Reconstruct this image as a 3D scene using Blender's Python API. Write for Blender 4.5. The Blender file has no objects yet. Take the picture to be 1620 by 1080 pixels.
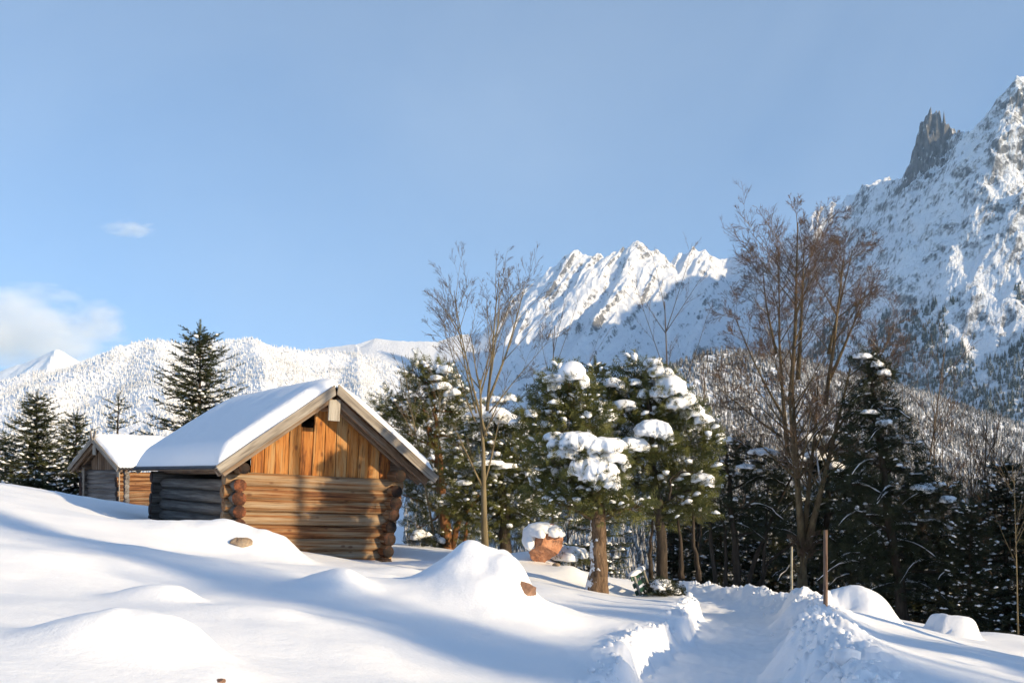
import bpy, bmesh, math, random
import numpy as np
from mathutils import Vector

# ------------------------------------------------------------------ camera, sky, sun, exposure
SC = bpy.context.scene
COL = SC.collection
F, CX, HY = 1575.0, 810.0, 745.0          # focal length and horizon of the photograph (1620 px wide)
cam_d = bpy.data.cameras.new('camera')
cam_d.sensor_width = 36.0
cam_d.lens = 36.0 * F / 1620.0
cam_d.shift_y = (HY - 540.0) / 1620.0
cam_d.clip_start = 0.1
cam_d.clip_end = 60000.0
cam = bpy.data.objects.new('camera', cam_d)
cam.location = (0, 0, 0)
cam.rotation_euler = (math.radians(90), 0, 0)
COL.objects.link(cam)
SC.camera = cam

SUN_EL = 16.5
SUN_AZ = 119.0                             # degrees clockwise from +Y: right of the camera and a little behind it
w = bpy.data.worlds.new('World')
SC.world = w
w.use_nodes = True
nt = w.node_tree
nt.nodes.clear()
sky = nt.nodes.new('ShaderNodeTexSky')
sky.sky_type = 'NISHITA'
sky.sun_disc = False
sky.sun_elevation = math.radians(SUN_EL)
sky.sun_rotation = math.radians(SUN_AZ)
sky.altitude = 1600
sky.air_density = 1.0
sky.dust_density = 0.5
sky.ozone_density = 1.1
bg = nt.nodes.new('ShaderNodeBackground')
bg.inputs['Strength'].default_value = 0.15
out = nt.nodes.new('ShaderNodeOutputWorld')
# a winter sky is even down to the ridges: look a little higher up everywhere
tcw = nt.nodes.new('ShaderNodeTexCoord')
mpw = nt.nodes.new('ShaderNodeMapping')
mpw.inputs['Location'].default_value = (0, 0, 0.22)
nt.links.new(tcw.outputs['Generated'], mpw.inputs['Vector'])
nt.links.new(mpw.outputs[0], sky.inputs['Vector'])
# thin high veil
vn1 = nt.nodes.new('ShaderNodeTexNoise'); vn1.inputs['Scale'].default_value = 1.6; vn1.inputs['Detail'].default_value = 5.0; vn1.inputs['Distortion'].default_value = 0.6
nt.links.new(tcw.outputs['Generated'], vn1.inputs['Vector'])
vr = nt.nodes.new('ShaderNodeMapRange'); vr.inputs[1].default_value = 0.35; vr.inputs[2].default_value = 0.75; vr.inputs[3].default_value = 0.0; vr.inputs[4].default_value = 0.26
nt.links.new(vn1.outputs['Fac'], vr.inputs[0])
vm = nt.nodes.new('ShaderNodeMix'); vm.data_type = 'RGBA'
nt.links.new(vr.outputs[0], vm.inputs[0]); nt.links.new(sky.outputs[0], vm.inputs[6]); vm.inputs[7].default_value = (2.9, 3.1, 3.5, 1)
tint = nt.nodes.new('ShaderNodeMix'); tint.data_type = 'RGBA'; tint.blend_type = 'MULTIPLY'; tint.inputs[0].default_value = 1.0
tint.inputs[7].default_value = (0.92, 1.01, 1.05, 1)
nt.links.new(vm.outputs[2], tint.inputs[6])
nt.links.new(tint.outputs[2], bg.inputs['Color'])
nt.links.new(bg.outputs[0], out.inputs['Surface'])

sun_d = bpy.data.lights.new('sun', 'SUN')
sun_d.energy = 3.45
sun_d.angle = math.radians(0.8)
sun_d.color = (1.0, 0.79, 0.50)
sun = bpy.data.objects.new('sun', sun_d)
_a, _e = math.radians(SUN_AZ), math.radians(SUN_EL)
SUNV = Vector((math.sin(_a) * math.cos(_e), math.cos(_a) * math.cos(_e), math.sin(_e)))
sun.rotation_euler = SUNV.to_track_quat('Z', 'Y').to_euler()
sun.location = SUNV * 100
COL.objects.link(sun)
SC.view_settings.view_transform = 'Standard'
SC.view_settings.look = 'None'
SC.view_settings.gamma = 1.0
SC.view_settings.exposure = 0.85
SC.view_settings.use_curve_mapping = False
SC.render.engine = 'CYCLES'
SC.cycles.max_bounces = 8
SC.cycles.diffuse_bounces = 3
SC.cycles.transparent_max_bounces = 8
SC.cycles.volume_bounces = 7
SC.cycles.use_adaptive_sampling = True
SC.cycles.adaptive_threshold = 0.03

rng = np.random.default_rng(7)
random.seed(7)

# ------------------------------------------------------------------ helpers
def P(px, py, Y):
    """a point of the place from where the photograph shows it and how many metres off it stands"""
    return np.array(((px - CX) / F * Y, Y, (HY - py) / F * Y))

def link(o, parent=None):
    COL.objects.link(o)
    if parent is not None:
        o.parent = parent
    return o

def empty(name, loc=(0, 0, 0), rot=(0, 0, 0)):
    o = bpy.data.objects.new(name, None)
    o.location = loc
    o.rotation_euler = rot
    o.empty_display_size = 0.2
    return link(o)

def tag(o, label=None, cat=None, group=None, kind=None):
    if label: o['label'] = label
    if cat: o['category'] = cat
    if group: o['group'] = group
    if kind: o['kind'] = kind
    return o

class MB:
    """collects vertices and faces and links them as one mesh object"""
    def __init__(s):
        s.V, s.F, s.M, s.n = [], [], [], 0
    def add(s, V, *faces, mi=0):
        V = np.asarray(V, float).reshape(-1, 3)
        for f in faces:
            f = np.asarray(f, np.int64)
            if len(f) == 0: continue
            s.F.append(f + s.n)
            s.M.append(np.full(len(f), mi))
        s.V.append(V)
        s.n += len(V)
        return s
    def mesh(s, name, mats, smooth=False):
        me = bpy.data.meshes.new(name)
        V = np.concatenate(s.V) if s.V else np.zeros((0, 3))
        me.vertices.add(len(V))
        me.vertices.foreach_set('co', V.astype(np.float32).ravel())
        tot = np.concatenate([np.full(len(f), f.shape[1]) for f in s.F])
        idx = np.concatenate([f.ravel() for f in s.F])
        start = np.concatenate([[0], np.cumsum(tot)[:-1]])
        me.loops.add(len(idx))
        me.loops.foreach_set('vertex_index', idx.astype(np.int32))
        me.polygons.add(len(tot))
        me.polygons.foreach_set('loop_start', start.astype(np.int32))
        me.polygons.foreach_set('loop_total', tot.astype(np.int32))
        me.polygons.foreach_set('material_index', np.concatenate(s.M).astype(np.int32))
        me.polygons.foreach_set('use_smooth', np.full(len(tot), smooth, dtype=bool))
        for m in (mats if isinstance(mats, (list, tuple)) else [mats]):
            me.materials.append(m)
        me.update(calc_edges=True)
        return me
    def build(s, name, mats, parent=None, smooth=False):
        return link(bpy.data.objects.new(name, s.mesh(name, mats, smooth)), parent)

# value noise
def _hash(ix, iy, iz):
    h = (ix * 374761393 + iy * 668265263 + iz * 2147483647) & 0xFFFFFFFF
    h = ((h ^ (h >> 13)) * 1274126177) & 0xFFFFFFFF
    h = ((h ^ (h >> 16)) * 2246822519) & 0xFFFFFFFF
    return ((h ^ (h >> 15)) & 0xFFFFFF) / float(0xFFFFFF) * 2 - 1

def vn(x, y, z=0.0):
    x, y, z = np.broadcast_arrays(np.asarray(x, float), np.asarray(y, float), np.asarray(z, float))
    ix, iy, iz = np.floor(x).astype(np.int64), np.floor(y).astype(np.int64), np.floor(z).astype(np.int64)
    fx, fy, fz = x - ix, y - iy, z - iz
    fx, fy, fz = [t * t * t * (t * (t * 6 - 15) + 10) for t in (fx, fy, fz)]
    r = 0
    for dx in (0, 1):
        for dy in (0, 1):
            for dz in (0, 1):
                r = r + _hash(ix + dx, iy + dy, iz + dz) * (fx if dx else 1 - fx) * (fy if dy else 1 - fy) * (fz if dz else 1 - fz)
    return r

def fbm(x, y, z=0.0, octv=4, gain=0.5):
    a, s, t = 1.0, 0, 0
    x, y, z = np.asarray(x, float), np.asarray(y, float), np.asarray(z, float)
    for i in range(octv):
        s = s + a * vn(x + 17.3 * i, y - 9.1 * i, z + 5.7 * i)
        t += a
        a *= gain
        x, y, z = x * 2.03, y * 2.03, z * 2.03
    return s / t

def ridged(x, y, z=0.0, octv=4, gain=0.5):
    a, s, t = 1.0, 0, 0
    x, y, z = np.asarray(x, float), np.asarray(y, float), np.asarray(z, float)
    for i in range(octv):
        s = s + a * (1 - 2 * np.abs(vn(x + 31.7 * i, y + 11.9 * i, z)))
        t += a
        a *= gain
        x, y, z = x * 2.07, y * 2.07, z * 2.07
    return s / t

def sstep(a, b, x):
    t = np.clip((x - a) / (b - a), 0, 1)
    return t * t * (3 - 2 * t)

def grid_faces(nr, nc):
    i = np.arange((nr - 1) * (nc - 1))
    r, c = i // (nc - 1), i % (nc - 1)
    a = r * nc + c
    return np.stack([a, a + 1, a + nc + 1, a + nc], 1)

def tube(mb, pts, rad, sides=6, mi=0, cap=True):
    pts = np.asarray(pts, float)
    rad = np.broadcast_to(np.asarray(rad, float), (len(pts),))
    d = np.gradient(pts, axis=0)
    d /= np.linalg.norm(d, axis=1)[:, None] + 1e-9
    up = np.where(np.abs(d[:, 2:3]) > 0.9, np.array([[1.0, 0, 0]]), np.array([[0, 0, 1.0]]))
    if abs(d[:, 2]).max() > 0.9: up = np.broadcast_to(np.array([[0.83, 0.55, 0.02]]), d.shape)
    u = np.cross(d, up); u /= np.linalg.norm(u, axis=1)[:, None] + 1e-9
    v = np.cross(d, u)
    a = np.arange(sides) / sides * 2 * math.pi
    ring = (np.cos(a)[None, :, None] * u[:, None, :] + np.sin(a)[None, :, None] * v[:, None, :]) * rad[:, None, None] + pts[:, None, :]
    n = len(pts)
    k = np.arange(sides); k2 = (k + 1) % sides
    f = np.concatenate([np.stack([r * sides + k, r * sides + k2, (r + 1) * sides + k2, (r + 1) * sides + k], 1) for r in range(n - 1)])
    V = ring.reshape(-1, 3)
    if cap:
        V = np.concatenate([V, pts[:1], pts[-1:]])
        c0, c1 = n * sides, n * sides + 1
        t0 = np.stack([k2, k, np.full(sides, c0)], 1)
        t1 = np.stack([(n - 1) * sides + k, (n - 1) * sides + k2, np.full(sides, c1)], 1)
        mb.add(V, f, np.concatenate([t0, t1]), mi=mi)
    else:
        mb.add(V, f, mi=mi)

def box(mb, lo, hi, mi=0, M=None):
    x0, y0, z0 = lo; x1, y1, z1 = hi
    V = np.array([(x0, y0, z0), (x1, y0, z0), (x1, y1, z0), (x0, y1, z0), (x0, y0, z1), (x1, y0, z1), (x1, y1, z1), (x0, y1, z1)], float)
    if M is not None: V = M(V)
    mb.add(V, [(0, 3, 2, 1), (4, 5, 6, 7), (0, 1, 5, 4), (1, 2, 6, 5), (2, 3, 7, 6), (3, 0, 4, 7)], mi=mi)

_bm = bmesh.new(); bmesh.ops.create_icosphere(_bm, subdivisions=3, radius=1.0)
ICO3 = (np.array([v.co[:] for v in _bm.verts]), np.array([[v.index for v in f.verts] for f in _bm.faces])); _bm.free()
_bm = bmesh.new(); bmesh.ops.create_icosphere(_bm, subdivisions=2, radius=1.0)
ICO2 = (np.array([v.co[:] for v in _bm.verts]), np.array([[v.index for v in f.verts] for f in _bm.faces])); _bm.free()
_bm = bmesh.new(); bmesh.ops.create_icosphere(_bm, subdivisions=1, radius=1.0)
ICO1 = (np.array([v.co[:] for v in _bm.verts]), np.array([[v.index for v in f.verts] for f in _bm.faces])); _bm.free()

# ------------------------------------------------------------------ materials
def mat(name):
    m = bpy.data.materials.new(name)
    m.use_nodes = True
    n = m.node_tree
    b = n.nodes['Principled BSDF']
    return m, n, b

def N(n, t, **kw):
    o = n.nodes.new(t)
    for k, v in kw.items():
        if k in o.inputs: o.inputs[k].default_value = v
        else: setattr(o, k, v)
    return o

def ramp(n, fac, stops):
    r = n.nodes.new('ShaderNodeValToRGB')
    e = r.color_ramp.elements
    while len(e) < len(stops): e.new(0.5)
    for i, (p, c) in enumerate(stops):
        e[i].position = p
        e[i].color = c if len(c) == 4 else (*c, 1)
    n.links.new(fac, r.inputs[0])
    return r.outputs[0]

def noise(n, vec, scale, detail=4, rough=0.55, dist=0.0):
    t = N(n, 'ShaderNodeTexNoise', Scale=scale, Detail=detail, Roughness=rough, Distortion=dist)
    if vec is not None: n.links.new(vec, t.inputs['Vector'])
    return t.outputs['Fac']

def mapping(n, vec, scale):
    m = n.nodes.new('ShaderNodeMapping')
    m.inputs['Scale'].default_value = scale
    n.links.new(vec, m.inputs['Vector'])
    return m.outputs[0]

def bump(n, b, h, strength, dist):
    k = N(n, 'ShaderNodeBump', Strength=strength, Distance=dist)
    n.links.new(h, k.inputs['Height'])
    n.links.new(k.outputs[0], b.inputs['Normal'])
    return k

def math_n(n, op, a, b=None):
    m = n.nodes.new('ShaderNodeMath'); m.operation = op
    for i, v in enumerate((a, b)):
        if v is None: continue
        if isinstance(v, (int, float)): m.inputs[i].default_value = v
        else: n.links.new(v, m.inputs[i])
    return m.outputs[0]

def mixc(n, fac, a, b):
    m = n.nodes.new('ShaderNodeMix'); m.data_type = 'RGBA'
    if isinstance(fac, (int, float)): m.inputs[0].default_value = fac
    else: n.links.new(fac, m.inputs[0])
    for i, v in ((6, a), (7, b)):
        if isinstance(v, tuple): m.inputs[i].default_value = v if len(v) == 4 else (*v, 1)
        else: n.links.new(v, m.inputs[i])
    return m.outputs[2]

def geo(n): return n.nodes.new('ShaderNodeNewGeometry')
def tco(n): return n.nodes.new('ShaderNodeTexCoord')

def make_snow(name, col=(0.90, 0.91, 0.93), b1=(9.0, 0.10, 0.02), b2=(160.0, 0.12, 0.004)):
    m, n, b = mat(name)
    b.inputs['Base Color'].default_value = (*col, 1)
    b.inputs['Roughness'].default_value = 0.75
    b.inputs['Specular IOR Level'].default_value = 0.2
    o = tco(n).outputs['Object']
    h = math_n(n, 'ADD', math_n(n, 'MULTIPLY', noise(n, o, b1[0], 3), b1[2]), math_n(n, 'MULTIPLY', noise(n, o, b2[0], 2), b2[2]))
    bump(n, b, h, 0.6, 1.0)
    return m
SNOW = make_snow('fresh_snow')
def make_ground_snow():
    m, n, b = mat('ground_snow')
    b.inputs['Base Color'].default_value = (0.90, 0.91, 0.93, 1)
    b.inputs['Specular IOR Level'].default_value = 0.25
    o = tco(n).outputs['Object']
    h = math_n(n, 'ADD', math_n(n, 'MULTIPLY', noise(n, mapping(n, o, (2.0, 3.5, 3.0)), 1.0, 4), 0.02),
               math_n(n, 'ADD', math_n(n, 'MULTIPLY', noise(n, o, 14.0, 5, 0.7), 0.010), math_n(n, 'MULTIPLY', noise(n, o, 120.0, 2), 0.0016)))
    bump(n, b, h, 0.7, 1.0)
    # loose ice crystals that catch the sun: tiny glossy specks
    vo = N(n, 'ShaderNodeTexVoronoi', Scale=26.0)
    n.links.new(o, vo.inputs['Vector'])
    sp = ramp(n, vo.outputs['Distance'], [(0.0, (1, 1, 1)), (0.045, (1, 1, 1)), (0.06, (0, 0, 0))])
    r = N(n, 'ShaderNodeMapRange'); r.inputs[3].default_value = 0.75; r.inputs[4].default_value = 0.28
    n.links.new(sp, r.inputs[0]); n.links.new(r.outputs[0], b.inputs['Roughness'])
    return m
GSNOW = make_ground_snow()

def make_mountain(name, snow_lo, snow_hi, sc=0.01, rock=((0.10, 0.105, 0.115), (0.27, 0.265, 0.26)), bs=12.0):
    m, n, b = mat(name)
    o = tco(n).outputs['Object']
    nz = n.nodes.new('ShaderNodeSeparateXYZ'); n.links.new(geo(n).outputs['Normal'], nz.inputs[0])
    big = noise(n, o, sc, 6, 0.65)
    fine = noise(n, mapping(n, o, (1, 1, 0.45)), sc * 7, 5, 0.7)
    v = math_n(n, 'ADD', nz.outputs[2], math_n(n, 'ADD', math_n(n, 'MULTIPLY', math_n(n, 'SUBTRACT', big, 0.5), 0.95),
                                               math_n(n, 'MULTIPLY', math_n(n, 'SUBTRACT', fine, 0.5), 0.95)))
    r = N(n, 'ShaderNodeMapRange'); r.inputs[1].default_value = snow_lo; r.inputs[2].default_value = snow_hi
    n.links.new(v, r.inputs[0])
    rc = ramp(n, fine, [(0.3, rock[0]), (0.7, rock[1])])
    c = mixc(n, r.outputs[0], rc, (0.90, 0.91, 0.93))
    n.links.new(c, b.inputs['Base Color'])
    b.inputs['Roughness'].default_value = 0.85
    b.inputs['Specular IOR Level'].default_value = 0.1
    hh = math_n(n, 'ADD', math_n(n, 'MULTIPLY', fine, 1.0), math_n(n, 'MULTIPLY', noise(n, o, sc * 22, 4, 0.7), 0.4))
    bump(n, b, hh, 0.8, bs)
    return m

def make_forest(name, lo, hi, dark=(0.035, 0.05, 0.035), snow=(0.86, 0.86, 0.85)):
    m, n, b = mat(name)
    o = tco(n).outputs['Object']
    nz = n.nodes.new('ShaderNodeSeparateXYZ'); n.links.new(geo(n).outputs['Normal'], nz.inputs[0])
    v = math_n(n, 'ADD', noise(n, o, 0.28, 4, 0.8), math_n(n, 'ADD', math_n(n, 'MULTIPLY', nz.outputs[2], 0.5),
        math_n(n, 'MULTIPLY', math_n(n, 'SUBTRACT', noise(n, o, 0.012, 3), 0.5), 0.45)))
    r = N(n, 'ShaderNodeMapRange'); r.inputs[1].default_value = lo; r.inputs[2].default_value = hi
    n.links.new(v, r.inputs[0])
    n.links.new(mixc(n, r.outputs[0], dark, snow), b.inputs['Base Color'])
    b.inputs['Roughness'].default_value = 0.9
    b.inputs['Specular IOR Level'].default_value = 0.05
    return m

def make_wood(name, stops, grain=(0.5, 9, 9), knots=True, dark_amt=0.6, rand=0.5, bumpd=0.012):
    """weathered wood; the grain runs along the object's own X axis"""
    m, n, b = mat(name)
    o = tco(n).outputs['Object']
    oi = n.nodes.new('ShaderNodeObjectInfo')
    ad = n.nodes.new('ShaderNodeVectorMath'); ad.operation = 'ADD'
    sc = n.nodes.new('ShaderNodeVectorMath'); sc.operation = 'SCALE'
    cmb = n.nodes.new('ShaderNodeCombineXYZ')
    for i in range(3): n.links.new(oi.outputs['Random'], cmb.inputs[i])
    n.links.new(cmb.outputs[0], sc.inputs[0]); sc.inputs['Scale'].default_value = 53.0
    n.links.new(o, ad.inputs[0]); n.links.new(sc.outputs[0], ad.inputs[1])
    v = ad.outputs[0]
    g = noise(n, mapping(n, v, grain), 1.0, 6, 0.65, 0.3)
    f = noise(n, mapping(n, v, (grain[0] * 3, grain[1] * 6, grain[2] * 6)), 1.0, 3, 0.6)
    fac = math_n(n, 'ADD', math_n(n, 'MULTIPLY', math_n(n, 'SUBTRACT', g, 0.5), 2.9),
                 math_n(n, 'ADD', math_n(n, 'MULTIPLY', math_n(n, 'SUBTRACT', oi.outputs['Random'], 0.5), rand), 0.5))
    c = ramp(n, fac, stops)
    crack = ramp(n, f, [(0.36, (0.2, 0.17, 0.15)), (0.48, (1, 1, 1))])
    mx = n.nodes.new('ShaderNodeMix'); mx.data_type = 'RGBA'; mx.blend_type = 'MULTIPLY'
    mx.inputs[0].default_value = dark_amt
    n.links.new(c, mx.inputs[6]); n.links.new(crack, mx.inputs[7])
    c = mx.outputs[2]
    if knots:
        vo = N(n, 'ShaderNodeTexVoronoi', Scale=1.0)
        n.links.new(mapping(n, v, (2.6, 5.0, 5.0)), vo.inputs['Vector'])
        k = ramp(n, vo.outputs['Distance'], [(0.0, (1, 1, 1)), (0.10, (0.9, 0.9, 0.9)), (0.19, (0, 0, 0))])
        c = mixc(n, math_n(n, 'MULTIPLY', k, 0.75), c, (0.10, 0.035, 0.015))
    n.links.new(c, b.inputs['Base Color'])
    b.inputs['Roughness'].default_value = 0.75
    b.inputs['Specular IOR Level'].default_value = 0.25
    bump(n, b, math_n(n, 'ADD', g, math_n(n, 'MULTIPLY', f, 0.6)), 0.8, bumpd)
    return m

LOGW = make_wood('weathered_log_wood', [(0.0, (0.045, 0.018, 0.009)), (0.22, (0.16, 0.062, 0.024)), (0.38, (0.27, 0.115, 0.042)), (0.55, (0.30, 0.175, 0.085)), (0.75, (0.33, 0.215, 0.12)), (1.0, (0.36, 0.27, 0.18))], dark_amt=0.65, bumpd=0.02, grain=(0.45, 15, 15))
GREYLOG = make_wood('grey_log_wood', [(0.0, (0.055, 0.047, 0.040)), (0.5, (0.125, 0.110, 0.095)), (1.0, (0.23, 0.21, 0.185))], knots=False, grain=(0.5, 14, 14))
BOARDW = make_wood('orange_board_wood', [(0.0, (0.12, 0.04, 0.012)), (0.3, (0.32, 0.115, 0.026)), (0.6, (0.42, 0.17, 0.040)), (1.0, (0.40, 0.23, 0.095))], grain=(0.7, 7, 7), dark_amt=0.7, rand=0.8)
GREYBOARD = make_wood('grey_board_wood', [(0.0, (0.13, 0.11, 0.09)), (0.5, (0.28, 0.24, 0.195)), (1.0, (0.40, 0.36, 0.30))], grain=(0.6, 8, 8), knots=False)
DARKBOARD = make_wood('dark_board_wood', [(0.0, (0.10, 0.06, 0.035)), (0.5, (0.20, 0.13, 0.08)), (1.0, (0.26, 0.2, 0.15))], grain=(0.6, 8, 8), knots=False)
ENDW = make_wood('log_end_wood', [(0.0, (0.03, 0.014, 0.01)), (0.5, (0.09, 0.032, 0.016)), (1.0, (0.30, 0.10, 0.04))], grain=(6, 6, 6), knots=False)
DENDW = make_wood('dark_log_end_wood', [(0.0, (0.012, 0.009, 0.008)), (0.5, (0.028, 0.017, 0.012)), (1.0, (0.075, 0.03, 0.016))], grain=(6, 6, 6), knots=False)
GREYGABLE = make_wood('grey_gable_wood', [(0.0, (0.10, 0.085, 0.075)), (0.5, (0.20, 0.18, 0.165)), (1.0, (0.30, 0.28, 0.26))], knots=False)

def simple(name, col, rough=0.7, nscale=None, amt=0.3, spec=0.3, bumpd=0.0, metal=0.0):
    m, n, b = mat(name)
    b.inputs['Roughness'].default_value = rough
    b.inputs['Specular IOR Level'].default_value = spec
    b.inputs['Metallic'].default_value = metal
    if nscale:
        f = noise(n, tco(n).outputs['Object'], nscale, 5, 0.65)
        lo = tuple(c * (1 - amt) for c in col); hi = tuple(min(1, c * (1 + amt)) for c in col)
        n.links.new(ramp(n, f, [(0.3, lo), (0.7, hi)]), b.inputs['Base Color'])
        if bumpd: bump(n, b, f, 0.8, bumpd)
    else:
        b.inputs['Base Color'].default_value = (*col, 1)
    return m
ROOFSHEET = simple('dark_roof_sheet', (0.10, 0.10, 0.105), 0.6, 6)
DARK = simple('interior_shade', (0.03, 0.022, 0.016), 0.9, 5)  # dark tone stands in for the unlit inside of the hut

def make_bark(name, a, b_, sc=(10, 10, 2.2), bd=0.03):
    m, n, b = mat(name)
    o = tco(n).outputs['Object']
    f = noise(n, mapping(n, o, sc), 1.0, 6, 0.7, 0.6)
    n.links.new(ramp(n, f, [(0.32, a), (0.66, b_)]), b.inputs['Base Color'])
    b.inputs['Roughness'].default_value = 0.9
    b.inputs['Specular IOR Level'].default_value = 0.1
    bump(n, b, f, 1.0, bd)
    return m
PINEBARK = make_bark('pine_bark', (0.05, 0.033, 0.022), (0.25, 0.165, 0.105), (14, 14, 3.5), 0.05)
REDBARK = make_bark('red_pine_bark', (0.10, 0.045, 0.022), (0.34, 0.16, 0.075))
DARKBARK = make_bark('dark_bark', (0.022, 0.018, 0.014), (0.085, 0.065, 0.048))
SMOOTHBARK = make_bark('smooth_bark', (0.12, 0.095, 0.055), (0.25, 0.20, 0.12), (5, 5, 1.5), 0.01)
TWIG = make_bark('brown_twig_bark', (0.06, 0.045, 0.034), (0.15, 0.115, 0.082), (3, 3, 1), 0.005)
REDTWIG = make_bark('red_brown_twig_bark', (0.088, 0.060, 0.043), (0.19, 0.128, 0.088), (3, 3, 1), 0.004)

def make_needles(name, a, b_, c):
    m, n, b = mat(name)
    o = tco(n).outputs['Object']
    f = noise(n, o, 3.5, 4, 0.7)
    n.links.new(ramp(n, f, [(0.3, a), (0.55, b_), (0.75, c)]), b.inputs['Base Color'])
    b.inputs['Roughness'].default_value = 0.6
    b.inputs['Specular IOR Level'].default_value = 0.25
    return m
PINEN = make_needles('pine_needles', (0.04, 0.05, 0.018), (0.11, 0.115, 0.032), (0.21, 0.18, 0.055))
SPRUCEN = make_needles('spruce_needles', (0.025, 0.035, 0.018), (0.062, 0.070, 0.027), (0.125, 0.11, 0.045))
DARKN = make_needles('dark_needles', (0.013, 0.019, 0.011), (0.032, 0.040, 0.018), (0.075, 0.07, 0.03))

# ------------------------------------------------------------------ the snow field: heights
PATH_Y = np.array([-30, 0, 5, 10.8, 13, 16, 19, 23, 26, 30, 36, 60.0])
PATH_X = np.array([-6.5, 0.0, 0.95, 2.15, 2.85, 3.72, 4.42, 4.55, 4.1, 3.0, 0.5, -12.0])
def path_x(Y):
    return sum(np.interp(Y + d, PATH_Y, PATH_X) for d in (-1.2, -0.6, 0, 0.6, 1.2)) / 5
def path_z(Y): return -1.66 - 0.06 * np.clip(Y, -20, 27) - 0.10 * np.clip(Y - 27, 0, 40)

_cp = []
def c_px(*rows):
    for px, py, Y in rows: _cp.append(tuple(P(px, py, Y)))
def c_xyz(*rows): _cp.extend(rows)
# near slope, left of the path (photograph position, distance)
c_px((0, 1080, 5.2), (500, 1080, 6.6), (810, 1080, 8.0), (900, 1062, 9.0), (0, 965, 7.5), (400, 1005, 8.2), (600, 1005, 9.0), (0, 905, 9.6),
     (250, 930, 10.5), (0, 832, 13.0), (150, 852, 13.2), (330, 890, 12.8), (500, 925, 12.4), (560, 912, 13.4), (620, 965, 11.0), (800, 1012, 10.4), (720, 985, 11.0),
     (0, 771, 20.0), (60, 783, 20.5), (110, 797, 20.5), (170, 815, 20.5), (240, 838, 21.0), (0, 795, 16.0), (130, 822, 16.5), (250, 858, 16.0),
     (250, 822, 24.4), (180, 806, 24.0), (0, 764, 25.0), (60, 772, 26.5), (110, 781, 27.5), (170, 791, 28.0), (240, 803, 28.5), (300, 812, 29.0), (300, 884, 15.3), (420, 890, 15.5), (530, 902, 16.0), (640, 927, 15.0), (470, 874, 20.4), (560, 884, 20.9), (612, 890, 21.6),
     (640, 862, 24.0), (700, 868, 24.2), (745, 874, 24.2), (700, 905, 18.8), (640, 893, 20.0), (768, 868, 24.0), (820, 880, 23.0), (862, 890, 21.0), (905, 908, 20.0),
     (880, 930, 16.5), (800, 920, 16.8), (940, 937, 18.4), (900, 965, 14.0), (960, 960, 16.0), (1010, 951, 19.0), (1060, 948, 20.5), (1090, 945, 22.0), (1000, 922, 24.0), (1080, 930, 26.0),
     (960, 1003, 11.6), (1015, 992, 11.4), (1068, 986, 13.0), (1060, 965, 15.5), (1138, 948, 17.5))
# right of the path
c_px((1480, 1076, 8.6), (1372, 1014, 10.6), (1306, 971, 15.0), (1256, 946, 19.0), (1192, 938, 23.0), (1130, 936, 27.0), (1400, 1010, 13.0), (1480, 1030, 12.0),
     (1620, 1078, 10.4), (1560, 1040, 12.0), (1360, 995, 16.0), (1300, 965, 19.5), (1440, 985, 18.0), (1508, 1006, 17.5), (1620, 1022, 16.5), (1560, 1008, 18.5), (1700, 1060, 14.0))
# beside and behind the camera, the crest and what lies beyond it
c_xyz((-1.2, 0, -1.35), (-4, 0, -1.0), (-8, 0, -0.6), (1.6, 2, -1.35), (4, 2, -1.55), (8, 3, -2.0), (12, 5, -2.6), (-8, 8, -0.45), (-14, 12, 0.0), (-14, 20, 0.2), (-20, 22, 0.5),
      (-11, 33, -1.35), (-16, 37, -1.65), (-11, 42, -1.9), (-22, 44, -1.9), (-16, 50, -2.3), (-6, 32, -2.1), (-6, 42, -3.2), (-30, 40, -1.2), (-30, 24, 0.6),
      (-1, 28, -2.5), (2, 29, -3.2), (5, 31, -4.0), (8, 26, -3.9), (12, 22, -3.9), (12, 30, -5.4), (18, 24, -5.0), (14, 14, -3.3), (22, 14, -4.6), (24, 30, -7.0), (0, 36, -5.0), (6, 40, -7.5), (14, 40, -8.5), (-2, 46, -6.5),
      (12, -6, -2.3), (-6, -10, -1.0), (4, -10, -1.6), (-14, -8, -0.2), (20, 0, -3.6))
_cp = np.array(_cp)
def _tk(r2): return 0.5 * r2 * np.log(r2 + 1e-9)
_n = len(_cp)
_A = np.zeros((_n + 3, _n + 3))
_d2 = ((_cp[:, None, :2] - _cp[None, :, :2]) ** 2).sum(-1)
_A[:_n, :_n] = _tk(_d2) + np.eye(_n) * 0.6
_A[:_n, _n] = 1; _A[:_n, _n + 1:] = _cp[:, :2]
_A[_n, :_n] = 1; _A[_n + 1:, :_n] = _cp[:, :2].T
_W = np.linalg.solve(_A, np.concatenate([_cp[:, 2], [0, 0, 0]]))
def tps(x, y):
    x, y = np.asarray(x, float), np.asarray(y, float)
    r = _W[_n] + _W[_n + 1] * x + _W[_n + 2] * y
    for i in range(_n):
        r = r + _W[i] * _tk((x - _cp[i, 0]) ** 2 + (y - _cp[i, 1]) ** 2)
    return r

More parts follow.
